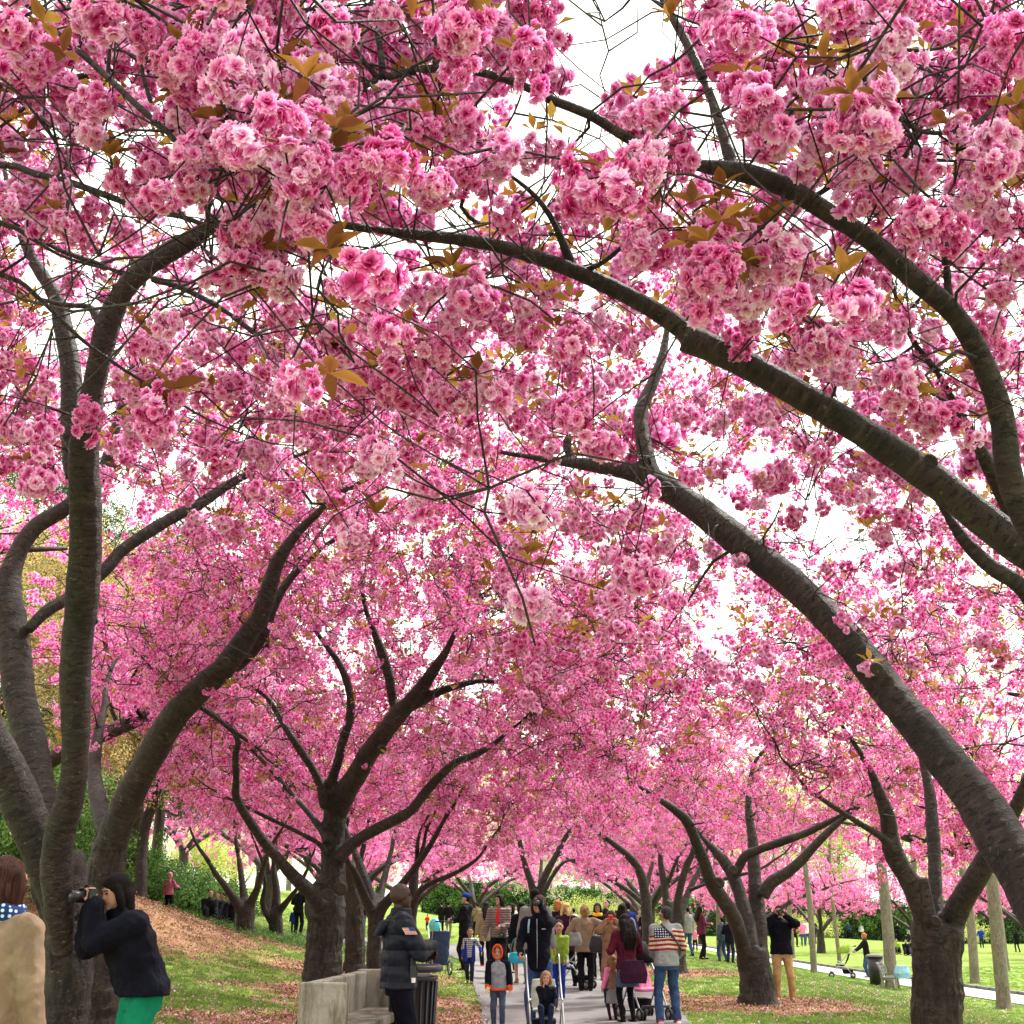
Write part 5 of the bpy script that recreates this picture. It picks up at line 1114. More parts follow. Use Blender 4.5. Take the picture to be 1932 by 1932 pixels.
        soft('hair', c, hmt, root, vx if q < 2 else vc, .02 if hk in ('curly', 'wavy') else .010)
    if hk == 'cap' or (len(hair) > 2 and hair[2] == 'cap'):
        c = MB(); cm = hair[-1] if not isinstance(hair[-1], str) else hmt; sph(c, HT((0, -.012, 1.70)), (.090 * hs, .104 * hs, .075 * hs), HM, 16); sph(c, HT((0, .105, 1.70)), (.065, .065, .010), HM, 12); soft('cap', c, cm, root, vc)
    if opts.get('hoodup'):
        c = MB(); hm_ = opts['hoodup'][0]; sph(c, HT((0, -.030, 1.665)), (.112 * hs, .108 * hs, .125 * hs), HM, 16); caps(c, [HT((0, -.05, 1.58)), T((0, -.03, 1.44))], [.10, .09], 12); soft('hood', c, hm_, root, vc, .008)
        c = MB(); n_ = 20; ring = [HT((math.sin(6.2832 * a / n_) * .082, .052 + .012 * math.cos(6.2832 * a / n_), 1.645 + math.cos(6.2832 * a / n_) * .118)) for a in range(n_ + 1)]; tube(c, ring, [.018 * hs] * (n_ + 1), sides=8, cap=False); c.build('hood_trim', opts['hoodup'][1], root)
    if q < 2 or (q == 2 and abs(((rz + head[0]) % 360) - 180) < 80):
        for sd in (-1, 1): c = MB(); sph(c, HT((sd * .030, .081, 1.645)), (.013 * hs, .009 * hs, .0075 * hs), HM, 8); c.build('eye', EYE, root)
        c = MB(); sph(c, HT((0, .083, 1.580)), (.023 * hs, .008 * hs, .0065 * hs), HM, 8); c.build('mouth', LIP, root)
        c = MB(); [caps(c, [HT((sd * .016, .086, 1.664)), HT((sd * .045, .078, 1.667))], [.0045 * hs] * 2, 6) for sd in (-1, 1)]; c.build('eyebrows', hmt if hk != 'bald' else HAIRD, root)
    if extra: extra(root, T, HT, HM, arms, legs, TM)
    root['_k'] = k; del root['_k']
    return root, k, arms, T, HT, HM
def W_(root, p, k=None):
    s_ = root.scale[0]; M = Matrix.Rotation(root.rotation_euler[2], 3, 'Z'); return root.location + M @ (V3(p) * s_)
def held_camera(label, loc, rz, big=True, mt=None, name='camera_body', cat='camera'):
    mt = mt or PLAS; r = thing('hand_camera', label, cat, loc, rz); c = MB()
    if big:
        c.box((0, 0, 0), (.135, .06, .095)); c.box((0, 0, .058), (.055, .05, .03), taper=.7); c.box((-.055, .025, -.01), (.028, .03, .08)); c.build('camera_housing', mt, r, smooth=False)
        c = MB(); tube(c, [(0, .03, -.004), (0, .075, -.004), (0, .080, -.004), (0, .135, -.004), (0, .14, -.004)], [.036, .036, .040, .040, .036], sides=20); tube(c, [(0, .14, -.004), (0, .155, -.004)], [.040, .043], sides=20); c.build('lens', PLAS, r)
        c = MB(); tube(c, [(0, .150, -.004), (0, .1565, -.004)], [.030, .030], sides=16); c.build('lens_glass', mat('lens_glass', (.02, .02, .04), .05, .8), r)
    else:
        c.box((0, 0, 0), (.13, .010, .068)); c.build('phone_body', mt, r, smooth=False); c = MB(); sph(c, (.045, .006, .018), (.007, .003, .007), n=8); c.build('phone_lens', PLAS, r)
    return r
def bag(label, loc, size, mt, rz=0, strap=.45, cat='handbag'):
    r = thing('handbag', label, cat, loc, R(rz)); c = MB(); x, y, z = size; loft(c, [((0, 0, -z / 2), x * .5, y * .5, Matrix.Identity(3)), ((0, 0, -z * .1), x * .56, y * .56, Matrix.Identity(3)), ((0, 0, z / 2), x * .42, y * .25, Matrix.Identity(3))], 16); soft('bag_body', c, mt, r, .014, .02)
    c = MB(); n_ = 12; tube(c, [(math.cos(math.pi * a / n_) * x * .38, 0, z * .42 + math.sin(math.pi * a / n_) * strap) for a in range(n_ + 1)], [.007] * (n_ + 1), sides=6); c.build('strap', mt, r); return r

# woman in beige, far left
def scarf(col2):
    def f(root, T, HT, HM, arms, legs, TM):
        c = MB(); n_ = 18
        for z, rr in ((1.455, .098), (1.485, .100), (1.51, .092)): tube(c, [T((math.cos(6.2832 * a / n_) * rr, math.sin(6.2832 * a / n_) * rr * .85 - .005, z + .012 * math.sin(a * 1.3))) for a in range(n_ + 1)], [.026] * (n_ + 1), sides=8, cap=False)
        soft('scarf', c, col2, root, .012, .012)
    return f
DOTS = mat('dotted_scarf', (.01, .03, .16), .8); ob_ = N(DOTS, 'ShaderNodeTexCoord').outputs['Object']; vo = N(DOTS, 'ShaderNodeTexVoronoi'); vo.inputs['Scale'].default_value = 38; vo.inputs['Randomness'].default_value = .25; DOTS.node_tree.links.new(ob_, vo.inputs[0]); setc(DOTS, ramp(DOTS, vo.outputs['Distance'], [(.30, (.55, .75, .85)), (.36, (.01, .03, .16))]))
person('woman with auburn bob in beige coat, back turned, at the left edge of the lawn', 20, 1620, 6.3, rz=-30, head=(-4, 0), top=(BEIGE, .62, .020, {'name': 'coat', 'flare': .05}), bot=('trousers', DJEANS), hair=('bob', HAIRB), q=0, hands=(None, (.30, .04, .78)), wide=1.08, extra=scarf(DOTS))
# photographer in navy with green trousers
def ph_extra(root, T, HT, HM, arms, legs, TM):
    c = MB(); tube(c, [V3((.178, .045, 1.10)), V3((.186, .06, 1.02)), V3((.184, .07, .94))], [.004, .009, .003], sides=6); c.build('pocket_zip', mat('sky_blue_zip', (.05, .35, .80)), root)
pr = person('woman bending to photograph with a black camera, navy jacket and bright green trousers', 286, 1667, 9.3, rz=128, lean=.40, H=1.76, head=(4, -8), hands=((-.05, .43, 1.50), (.07, .41, 1.47)), elb=((-.3, -.5, -.9), (.35, -.5, -.9)), top=(NAVY, .90, .048, {'collar': 1}), bot=('trousers', GREENP), hair=('bob', HAIRD), q=0, wide=1.2, curl=(1.0, 1.0), hd=.12, feet=((-.12, .06), (.12, -.05)), extra=ph_extra)
cl = W_(pr[0], pr[4]((0, .17, 1.645))) ; cl = W_(pr[0], (0, .455, 1.56)); held_camera('black camera with a long lens held to the face of the woman in green trousers', cl, R(146))
# officer
def off_extra(root, T, HT, HM, arms, legs, TM):
    sh, e, w = arms[1]; d = (e - sh).normalized(); c0 = sh.lerp(e, .30) + V3((.093, .0, 0)); n_ = V3((1, 0, .1)).normalized(); u = V3((0, 1, 0)); v = -d
    def patch(name, a0, a1, b0, b1, mt, off):
        c = MB(); P = [c0 + n_ * off + u * a * .105 + v * b * .065 for a, b in ((a0, b0), (a1, b0), (a1, b1), (a0, b1))]; P2 = [p - n_ * .006 for p in P]; c.add(P + P2, [(0, 1, 2, 3), (7, 6, 5, 4), (0, 4, 5, 1), (1, 5, 6, 2), (2, 6, 7, 3), (3, 7, 4, 0)]); c.build(name, mt, root, smooth=False)
    patch('flag_patch', -.5, .5, -.5, .5, mat('patch_white', (.70, .62, .55)), .006)
    for i in range(4): patch('flag_stripe', -.46, .46, -.44 + i * .25, -.34 + i * .25, mat('patch_red', (.55, .05, .05)), .008)
    patch('flag_canton', .02, .48, .02, .48, mat('patch_blue', (.03, .05, .22)), .010)
    c = MB(); c.box((.205, .09, .99), (.035, .05, .12)); tube(c, [(.205, .075, 1.05), (.205, .075, 1.13)], [.008, .006], sides=8); c.build('radio', PLAS, root, smooth=False)
    c = MB(); c.box((.226, .095, .935), (.006, .035, .04)); c.build('white_tag', WHITEC, root, smooth=False)
    c = MB(); loft(c, [(T((0, -.03, 1.44)), .12, .10, TM), (T((0, -.13, 1.42)), .14, .06, TM), (T((0, -.20, 1.30)), .11, .04, TM)], 14); soft('folded_hood', c, NAVYQ, root, .014, .02)
    c = MB(); loft(c, [(T((0, 0, 1.44)), .105, .10, TM), (T((0, .008, 1.54)), .096, .092, TM)], 16); soft('high_collar', c, NAVYQ, root, .012, .01)
NAVYQ = cloth('navy_padded_coat', (.004, .007, .020), .6, quilt=24, spec=.3)
person('officer with shaved head and folded arms in padded navy coat with flag patch', 757, 1666, 12.3, rz=-76, head=(-6, 0), hands=((-.02, .26, 1.14), (.04, .28, 1.20)), elb=((-.7, -.1, -.7), (.8, -.2, -.6)), top=(NAVYQ, .86, .040, {}), bot=('trousers', NAVY), hair=('bald', HAIRD), skin=SKIND, q=0, wide=1.12, extra=off_extra)
# boy in raglan hoodie
def boy_x(root, T, HT, HM, arms, legs, TM):
    c = MB(); sph(c, HT((0, .02, 1.72)), (.07, .085, .045), HM, 12); soft('fringe', c, HAIRR, root, .012)
SNACK = mat('snack_wrapper', (.85, .70, .40)); 
bp = person('small boy in grey sweatshirt with navy sleeves and orange-trimmed hood up', 940, 1783, 19.7, rz=178, head=(-10, 0), hands=((-.30, .10, .84), (.24, .20, .86)), top=(LIGHTG, .84, .030, {'name': 'sweatshirt', 'sleevemat': NAVY, 'cuffmat': ORANGE, 'hoodup': (NAVY, ORANGE)}), bot=('trousers', GREYJ), hair=('bald', HAIRR), child=True, q=1, wide=1.15, shoe=GREYC, extra=boy_x)
sn = thing('snack_pack', 'small yellow snack pack in the hooded boy\'s hand', 'snack', W_(bp[0], (.25, .29, .84)), 0); c = MB(); c.box((0, 0, 0), (.05, .03, .11), Matrix.Rotation(.5, 3, 'Y')); c.build('wrapper', SNACK, sn, smooth=False)
# mother behind the pushchair
def mum_x(root, T, HT, HM, arms, legs, TM):
    c = MB(); tube(c, [T((0, .150, 1.46)), T((0, .150, 1.25)), T((0, .142, 1.05)), V3((0, .16, .84))], [.004] * 4, sides=6); c.build('zip', STEEL, root)
    c = MB(); c.box(T((-.09, .147, 1.33)), (.05, .004, .010)); c.build('chest_logo', WHITEC, root, smooth=False)
    c = MB(); tube(c, [T((.11, .11, 1.45)), T((.115, .14, 1.36)), T((.12, .12, 1.28))], [.012, .013, .012], sides=8); c.build('pale_blue_strap', mat('pale_blue', (.35, .55, .65)), root)
mp = person('woman in navy zip jacket holding a camera to her eye while gripping the pushchair handle', 1016, 1690, 18.6, rz=170, head=(-14, 6), hands=((-.07, .21, 1.62), (.20, .30, 1.02)), elb=((-.45, .1, -.9), (.4, -.5, -.5)), top=(NAVY, .80, .012, {'collar': 1}), bot=('trousers', JEANS), hair=('bob', HAIRB), q=1, curl=(1.1, 1.2), wide=.95, extra=mum_x)
held_camera('small black camera at the eye of the woman in the navy zip jacket', W_(mp[0], (-.04, .21, 1.66)), R(160), True)
CLR = dict(puffer='x')
person('woman in taupe quilted jacket with red scarf beside the checked-shirt boy', 942, 1688, 29, rz=168, head=(-38, 0), hands=((-.10, .24, 1.08), (.34, .10, .80)), top=(TAUPE, .86, .030, {}), bot=('trousers', BLACKC), hair=('bob', HAIRD), q=1, shoe=REDC, extra=lambda root, T, HT, HM, arms, legs, TM: (lambda c: (loft(c, [(T((0, .10, 1.47)), .03, .03, TM), (T((0, .135, 1.30)), .045, .025, TM), (T((0, .145, 1.12)), .03, .02, TM)], 10), soft('red_scarf', c, REDC, root, .014)))(MB()))
held_camera('black camera hanging at the waist of the woman in the taupe quilted jacket', at(947, 1765, 28.75), R(170), True)
PLAID = mat('plaid_shirt', (.2, .2, .25)); ob_ = N(PLAID, 'ShaderNodeTexCoord').outputs['Object']; sx_ = N(PLAID, 'ShaderNodeSeparateXYZ'); PLAID.node_tree.links.new(ob_, sx_.inputs[0])
gx_ = mth(PLAID, 'GREATER_THAN', mth(PLAID, 'SINE', mth(PLAID, 'MULTIPLY', sx_.outputs[0], 95)), .55); gz_ = mth(PLAID, 'GREATER_THAN', mth(PLAID, 'SINE', mth(PLAID, 'MULTIPLY', sx_.outputs[2], 95)), .55); setc(PLAID, mixc(PLAID, mth(PLAID, 'MAXIMUM', gx_, gz_), (.035, .035, .06), (.45, .44, .46)))
def cardi(root, T, HT, HM, arms, legs, TM):
    c = MB(); [loft(c, [(V3((sd * .125, .03, .72)), .08, .14, Matrix.Identity(3)), (T((sd * .12, .01, 1.1)), .07, .125, TM), (T((sd * .115, .0, 1.40)), .06, .10, TM)], 12) for sd in (-1, 1)]
    for sh, e, w in arms: caps(c, [sh, e, w], [.075, .06, .05], 10)
    soft('cardigan', c, BLUEC, root, .018, .015)
person('boy in blue cardigan over a black and white checked shirt walking on the path', 887, 1749, 27.2, rz=176, head=(0, 14), hands=((-.40, .05, 1.02), (.27, .12, .80)), top=(PLAID, .86, .018, {'name': 'shirt', 'sleeve': .1}), bot=('trousers', DJEANS), hair=('short', HAIRD), child=True, q=1, skin=SKINM, feet=((-.08, .08), (.08, -.14, .12)), extra=cardi)
person('man in blue cap and black jacket standing beside the folding cart', 879, 1686, 30.5, rz=75, head=(8, 0), hands=((-.12, .32, 1.12), (.12, .34, 1.15)), top=(BLACKC, .80, .03, {'hood': 1}), bot=('trousers', BLACKC), hair=('cap', HAIRD, BLUEC), q=1, wide=1.1)
person('dark-haired woman in pale pinkish coat between the blue-capped man and the quilted jacket', 917, 1702, 32.5, rz=15, top=(BEIGE, .70, .02, {'name': 'coat'}), bot=('trousers', BLACKC), hair=('long', HAIRD), q=2, shoe=REDC)
person('woman in black coat just behind the right shoulder of the quilted jacket woman', 964, 1704, 31, rz=160, top=(BLACKC, .52, .02, {'name': 'coat', 'flare': .05}), bot=('leggings', BLACKC), hair=('bob', HAIRD), q=2, head=(-20, 0))
person('man with cropped hair in grey jacket behind the woman with the camera', 1010, 1677, 23.5, rz=-20, top=(GREYC, .84, .02, {}), bot=('trousers', DJEANS), hair=('short', HAIRD), q=2, skin=SKINM, wide=1.05)
person('woman in black jacket and cream skirt walking away with bare legs', 984, 1702, 28, rz=18, top=(BLACKC, .98, .02, {}), bot=('skirt', BEIGE, .50), hair=('long', HAIRD), q=2, shoe=TANC, feet=((-.08, .1), (.09, -.08)))
bag('turquoise cloth bag by the cream skirt', at(975, 1807, 27.6), (.34, .14, .22), TEAL, strap=.30)
person('boy in lime green hooded jacket and bright blue trousers beside the pushchair mother', 1054, 1735, 24.6, rz=168, head=(10, 0), top=(GREENC, .84, .025, {'name': 'hoodie', 'hood': 1}), bot=('trousers', BLUEC), hair=('short', HAIRD), child=True, q=1, hands=((-.18, .22, .92), (.10, .26, .92)), feet=((-.09, .10), (.08, -.05)), shoe=GREYC)
person('woman with wavy blonde hair in purple coat, back turned', 1068, 1704, 27.5, rz=8, top=(PURPLE, .74, .02, {'name': 'coat'}), bot=('leggings', BLACKC), hair=('wavy', HAIRY), q=1, feet=((-.14, .05), (.16, -.1)))
person('red-haired woman in dark top left of the blonde woman', 1052, 1698, 31, rz=-30, top=(BLACKC, .85, .02, {}), bot=('trousers', BLACKC), hair=('bob', HAIRR), q=2)
person('woman with light brown hair in beige jacket raising her right arm, back turned', 1103, 1708, 26.4, rz=-6, top=(BEIGE, .80, .032, {}), bot=('trousers', BLACKC), hair=('bun', HAIRL), q=1, wide=1.12, hands=((-.28, .22, 1.10), (.62, .20, 1.46)), elb=((-.6, -.6, -.4), (.2, -.3, -.9)))
bag('grey shoulder bag on the left side of the beige jacket', at(1084, 1772, 26.1), (.28, .14, .26), GREYC, strap=.5)
person('smiling dark-haired woman with yellow scarf facing the camera behind the raised beige arm', 1127, 1704, 29.5, rz=165, top=(BLACKC, .85, .02, {}), bot=('trousers', BLACKC), hair=('bob', HAIRD), q=2, head=(12, 0), skin=SKINM, extra=scarf(cloth('yellow_scarf', (.85, .42, .03))))
person('tall dark-haired man in black looking down behind the smiling woman', 1142, 1697, 33, rz=140, head=(0, 20), top=(BLACKC, .85, .02, {}), bot=('trousers', BLACKC), hair=('short', HAIRD), q=2)
rp = person('woman in long tan coat taking a picture with a red phone', 1152, 1719, 23.4, rz=176, hands=((-.09, .26, 1.58), (.09, .26, 1.58)), elb=((-.7, 0, -.8), (.7, 0, -.8)), top=(TANC, .48, .022, {'name': 'coat', 'flare': .04}), bot=('trousers', DJEANS), hair=('long', HAIRB), q=1, curl=(1.2, 1.2))
held_camera('red phone held up by the woman in the long tan coat', W_(rp[0], (0, .30, 1.63)), R(176), False, REDC, cat='phone')
bag('black leather handbag between the beige jacket and the tan coat', at(1131, 1781, 24.0), (.36, .16, .30), PLAS, strap=.22)
person('dark-haired woman seen from behind between red phone and maroon jacket', 1174, 1706, 25.5, rz=-15, top=(GREYC, .85, .02, {}), bot=('trousers', DJEANS), hair=('long', HAIRD), q=2)
person('man with bright blue backpack straps standing beyond the crowd', 1183, 1702, 36, rz=20, top=(BLUEC, .88, .02, {}), bot=('trousers', DJEANS), hair=('short', HAIRD), q=2)
person('woman with long curly black hair in maroon jacket and grey skirt, back turned', 1180, 1725, 20.6, rz=22, top=(MAROON, .86, .022, {}), bot=('skirt', GREYJ, .58, BLACKC), hair=('curly', HAIRD), q=1, hands=((-.20, .26, 1.16), (.22, .28, 1.14)), shoe=BLACKC, lean=.05)
bag('gathered purple shoulder bag on the hip of the maroon jacket', at(1195, 1833, 20.35), (.40, .18, .34), PURPLE, strap=.70)
person('little girl in tan waistcoat with pink sleeves, grey skirt and plum leggings', 1154, 1801, 20.9, rz=30, top=(TANC, .90, .02, {'sleevemat': PINKC, 'name': 'waistcoat'}), bot=('skirt', GREYC, .50, PURPLE), hair=('bob', HAIRL), child=True, q=1, hands=((-.26, .12, .92), None))
# man in flag sweatshirt
FLAG = mat('flag_sweatshirt', (.42, .43, .45), .9, .1); L = FLAG.node_tree.links; ob_ = N(FLAG, 'ShaderNodeTexCoord').outputs['Object']; sx_ = N(FLAG, 'ShaderNodeSeparateXYZ'); L.new(ob_, sx_.inputs[0]); X_, Y_, Z_ = sx_.outputs
M_f = lambda o, a, b: mth(FLAG, o, a, b)
w_ = M_f('ADD', Z_, M_f('MULTIPLY', M_f('ABSOLUTE', X_, None), .10)); back = M_f('LESS_THAN', Y_, .02)
inb = M_f('MULTIPLY', M_f('MULTIPLY', M_f('GREATER_THAN', w_, 1.10), M_f('LESS_THAN', w_, 1.335)), back); strp = M_f('GREATER_THAN', M_f('SINE', M_f('MULTIPLY', M_f('SUBTRACT', w_, 1.10), 6.2832 / .068), None), 0)
up = M_f('MULTIPLY', M_f('MULTIPLY', M_f('GREATER_THAN', w_, 1.335), M_f('LESS_THAN', w_, 1.44)), back); can = M_f('MULTIPLY', M_f('MULTIPLY', M_f('GREATER_THAN', X_, -.205), M_f('LESS_THAN', X_, M_f('ADD', M_f('MULTIPLY', M_f('SUBTRACT', 1.44, Z_), .9), -.06))), M_f('MULTIPLY', M_f('GREATER_THAN', w_, 1.285), M_f('LESS_THAN', w_, 1.44)))
can = M_f('MULTIPLY', can, back)
vs_ = N(FLAG, 'ShaderNodeTexVoronoi', voronoi_dimensions='2D'); vs_.inputs['Scale'].default_value = 27; vs_.inputs['Randomness'].default_value = .12; cb = N(FLAG, 'ShaderNodeCombineXYZ'); L.new(X_, cb.inputs[0]); L.new(Z_, cb.inputs[1]); L.new(cb.outputs[0], vs_.inputs[0]); star = M_f('LESS_THAN', vs_.outputs['Distance'], .27)
rside = M_f('MULTIPLY', M_f('MULTIPLY', M_f('GREATER_THAN', X_, .08), M_f('LESS_THAN', w_, 1.43)), M_f('MULTIPLY', M_f('GREATER_THAN', w_, 1.30), back))
base_ = ramp(FLAG, noise_fac(FLAG, ob_, 45, 3, .7), [(.3, (.22, .24, .26)), (.7, (.34, .35, .36))]); cc = mixc(FLAG, M_f('MAXIMUM', inb, rside), base_, mixc(FLAG, strp, (.58, .52, .44), (.30, .022, .025))); cc = mixc(FLAG, can, cc, mixc(FLAG, star, (.018, .025, .10), (.72, .72, .72))); setc(FLAG, cc); bump(FLAG, noise_fac(FLAG, ob_, 14, 4), .6, .02)
def flag_x(root, T, HT, HM, arms, legs, TM):
    c = MB(); tube(c, [T((-.10, -.10, 1.49)), T((.06, -.150, 1.33)), T((.20, -.12, 1.12)), T((.215, -.02, 1.02))], [.012, .013, .013, .012], sides=8); c.build('shoulder_strap', PLAS, root)
    for h, kn, an in legs: c = MB(); tube(c, [an + V3((0, -.07, -.075)), an + V3((0, .17, -.075))], [.044, .038], sides=10); c.build('sole', WHITEC, root)
    c = MB(); loft(c, [(V3((0, 0, .86)), .196, .142, Matrix.Identity(3)), (V3((0, 0, .91)), .192, .140, Matrix.Identity(3))], 22); c.build('ribbed_hem', LIGHTG, root)
person('man in jeans and grey sweatshirt with stars and stripes across the back', 1254, 1710, 20.4, rz=8, head=(22, 8), hands=((-.16, .24, 1.00), (.24, .20, .98)), elb=((-.35, -.6, -.6), (.5, -.6, -.5)), top=(FLAG, .88, .022, {'name': 'sweatshirt', 'hood': 0}), bot=('trousers', JEANS), hair=('short', HAIRG), skin=SKINM, shoe=cloth('red_trainers', (.55, .06, .09)), q=0, wide=1.06, feet=((-.14, 0), (.15, .02)), extra=flag_x)
# man in khaki trousers
kp = person('man in navy jumper and khaki trousers photographing beside the fused cherry stems', 1469, 1709, 25.2, rz=172, hands=((-.10, .26, 1.56), (.08, .27, 1.57)), elb=((-.9, 0, -.6), (.9, 0, -.6)), top=(NAVY, .86, .028, {'name': 'jumper'}), bot=('trousers', KHAKI), hair=('short', HAIRD), shoe=TANC, q=1, wide=1.12, curl=(1.1, 1.1), feet=((-.16, 0), (.13, .05)), head=(-10, 0))
held_camera('black camera held up by the man in khaki trousers', W_(kp[0], (-.01, .25, 1.62)), R(165), True)
# pink-coated child on the slope
person('child in pink coat and pink hat at the top of the bare slope', 322, 1645, 36.5, rz=-12, top=(cloth('pink_quilt', (.70, .16, .32), quilt=60), .84, .03, {}), bot=('trousers', NAVY), hair=('short', PINKC), child=True, q=1, hands=(None, (.36, .2, 1.2)))
# background people
FAR = [('person all in black with cap left of the stout trunk by the bench', 565, 1687, 40, -20, BLACKC, BLACKC, 'cap'), ('small child in royal blue coat beside the figure in black', 554, 1745, 40.5, 10, BLUEC, DJEANS, 'child'), ('person in black top and jeans glimpsed between the bench trunk and the slim stems', 686, 1712, 50, 160, BLACKC, GREYJ, 'short'),
 ('person in grey coat and jeans at the edge of the pale path', 1296, 1711, 50, 30, GREYC, JEANS, 'short'), ('woman in plum quilted coat holding up a phone left of the fused stems', 1321, 1709, 47, -75, PLUMQ, BLACKC, 'long'), ('toddler in pale pink behind the plum coat', 1309, 1729, 68, 180, PINKC, NAVY, 'child'),
 ('person in denim left of the pair by the fused stems', 1361, 1733, 47, 40, GREYJ, JEANS, 'short'), ('person in dark jacket and jeans half behind the fused stems', 1374, 1731, 46.5, -30, NAVY, DJEANS, 'short'), ('person in dark red far behind the khaki man\'s shoulder', 1496, 1733, 92, 200, MAROON, BLACKC, 'short'),
 ('person in pink top and jeans left of the slim pale trunk', 1513, 1736, 94, 170, PINKC, JEANS, 'short'), ('person in white top beside the pink top on the far lawn', 1520, 1735, 96, 190, WHITEC, JEANS, 'short'), ('person in dark clothes right of the slim pale trunk', 1534, 1735, 100, 10, NAVY, NAVY, 'short'),
 ('far figure in blue with pale cap, first of the distant left group', 1600, 1744, 128, 160, BLUEC, BLACKC, 'wcap'), ('far figure in denim, second of the distant left group', 1611, 1746, 130, 190, JEANS, DJEANS, 'wcap'), ('far figure in white and navy, first of the middle distant group', 1624, 1742, 128, 150, WHITEC, NAVY, 'wcap'), ('far figure with white cap and pushchair in the middle distant group', 1635, 1742, 129, 180, NAVY, JEANS, 'wcap'), ('far figure in black at the end of the middle distant group', 1646, 1746, 130, 200, BLACKC, BLACKC, 'short'), ('far figure in blue just behind the middle distant group', 1640, 1744, 133, 170, JEANS, BLACKC, 'short'),
 ('far figure with white cap right of the park bench trunks', 1693, 1743, 128, 160, NAVY, NAVY, 'wcap'), ('far figure in pale blue right of the park bench trunks', 1703, 1743, 129, 190, WHITEC, JEANS, 'short'), ('far figure in denim striding by the forked trunk', 1712, 1745, 127, 220, JEANS, DJEANS, 'short'), ('figure in blue behind the slim trunk near the right edge', 1849, 1750, 110, 160, BLUEC, DJEANS, 'short'), ('lone walker in navy coat and black leggings at the right edge', 1916, 1754, 98, 20, NAVY, BLACKC, 'long'),
 ('person in dark jacket far left of the folding cart', 833, 1716, 62, 20, BLACKC, BLACKC, 'short'), ('person in black with backpack behind the folding cart', 846, 1715, 58, -10, BLACKC, OLIVE, 'short'), ('child in red far behind the officer', 806, 1738, 70, 160, REDC, NAVY, 'child'), ('person in olive coat behind the blue-capped man', 900, 1714, 60, 30, OLIVE, BLACKC, 'short'), ('person in white behind the quilted jacket woman', 973, 1716, 62, 170, WHITEC, JEANS, 'short'), ('person in grey far behind the crooked cherry', 501, 1722, 66, 200, GREYJ, BLACKC, 'short'),
 ('person in white shirt behind the woman in purple coat', 1082, 1716, 50, 10, WHITEC, DJEANS, 'short'), ('person in dark coat behind the man in the flag sweatshirt', 1216, 1716, 48, 20, BLACKC, BLACKC, 'short'), ('person in pale jacket left of the arching slim cherry', 1206, 1716, 60, 200, BEIGE, DJEANS, 'short'), ('person in green coat far beyond the raised arm', 1117, 1718, 66, 170, GREENC, BLACKC, 'short'), ('person in blue shirt far beyond the red phone', 1162, 1717, 64, 20, BLUEC, JEANS, 'short')]
for lb, px, yt, Y, rz, tm, bm, kd_ in FAR:
    xx = at(px, yt, Y).x; ch = kd_ == 'child'; Hh = at(px, yt, Y).z - ground(xx, Y)
    Hh = min(max(Hh, .85 if ch else 1.52), 1.25 if ch else 1.92)
    person(lb, px, yt, Y, rz=rz, top=(tm, .80, .02, {}), bot=('trousers', bm), hair=('cap', HAIRD, WHITEC) if kd_ == 'wcap' else ('cap', HAIRD, BLACKC) if kd_ == 'cap' else ('short' if ch else kd_, HAIRD), q=3 if Y > 55 else 2, H=Hh, child=ch, hands=((-.2, .25, 1.1), (.2, .27, 1.15)) if rngN.random() < .6 else (None, None), feet=((-.12, .1), (.10, -.1)) if rngN.random() < .5 else ((-.1, 0), (.1, 0)))
def seated(label, px, yt, Y, rz, tm, bm, q=2, Hs=1.6, hair=('short', HAIRD), seat_z=None, child=False, hands=None, grp=None):
    xx = at(px, yt, Y).x; sz = ground(xx, Y) if seat_z is None else seat_z
    r = person(label, px, yt, Y, rz=rz, top=(tm, .84, .03, {}), bot=('trousers', bm), hair=hair, q=q, H=Hs, seat=sz - .78 * Hs / 1.75, child=child, hands=hands or ((-.14, .36, .98), (.14, .36, .98)), feet=((-.14, .62, .86), (.14, .60, .86)) if seat_z is None else ((-.09, .42, .62), (.09, .42, .62)), group=grp); return r
for i, (px, yt, tm, lb) in enumerate([(394, 1727, BLACKC, 'first of four dark figures sitting at the foot of the slope tree'), (407, 1729, NAVY, 'second dark figure sitting by the slope tree'), (419, 1726, BLACKC, 'third dark figure sitting by the slope tree, in front of grey shirt'), (435, 1730, BLACKC, 'fourth dark figure sitting nearest the slope tree')]): seated(lb, px, yt, 35.2 + .3 * i, 200 - 30 * i, tm, BLACKC)
for px, yt, Y, tm, bm, lb in [(1708, 1770, 76, BLACKC, BLACKC, 'picnicker in black sitting on the lawn left of the forked trunk'), (1719, 1771, 77, BLACKC, JEANS, 'picnicker in jeans sitting closest to the forked trunk'), (1690, 1764, 78, GREENC, BLACKC, 'picnicker in bright green behind the slim trunk'), (1680, 1768, 79, REDC, BLACKC, 'picnicker in red left of the slim trunk')]: seated(lb, px, yt, Y, 170, tm, bm)

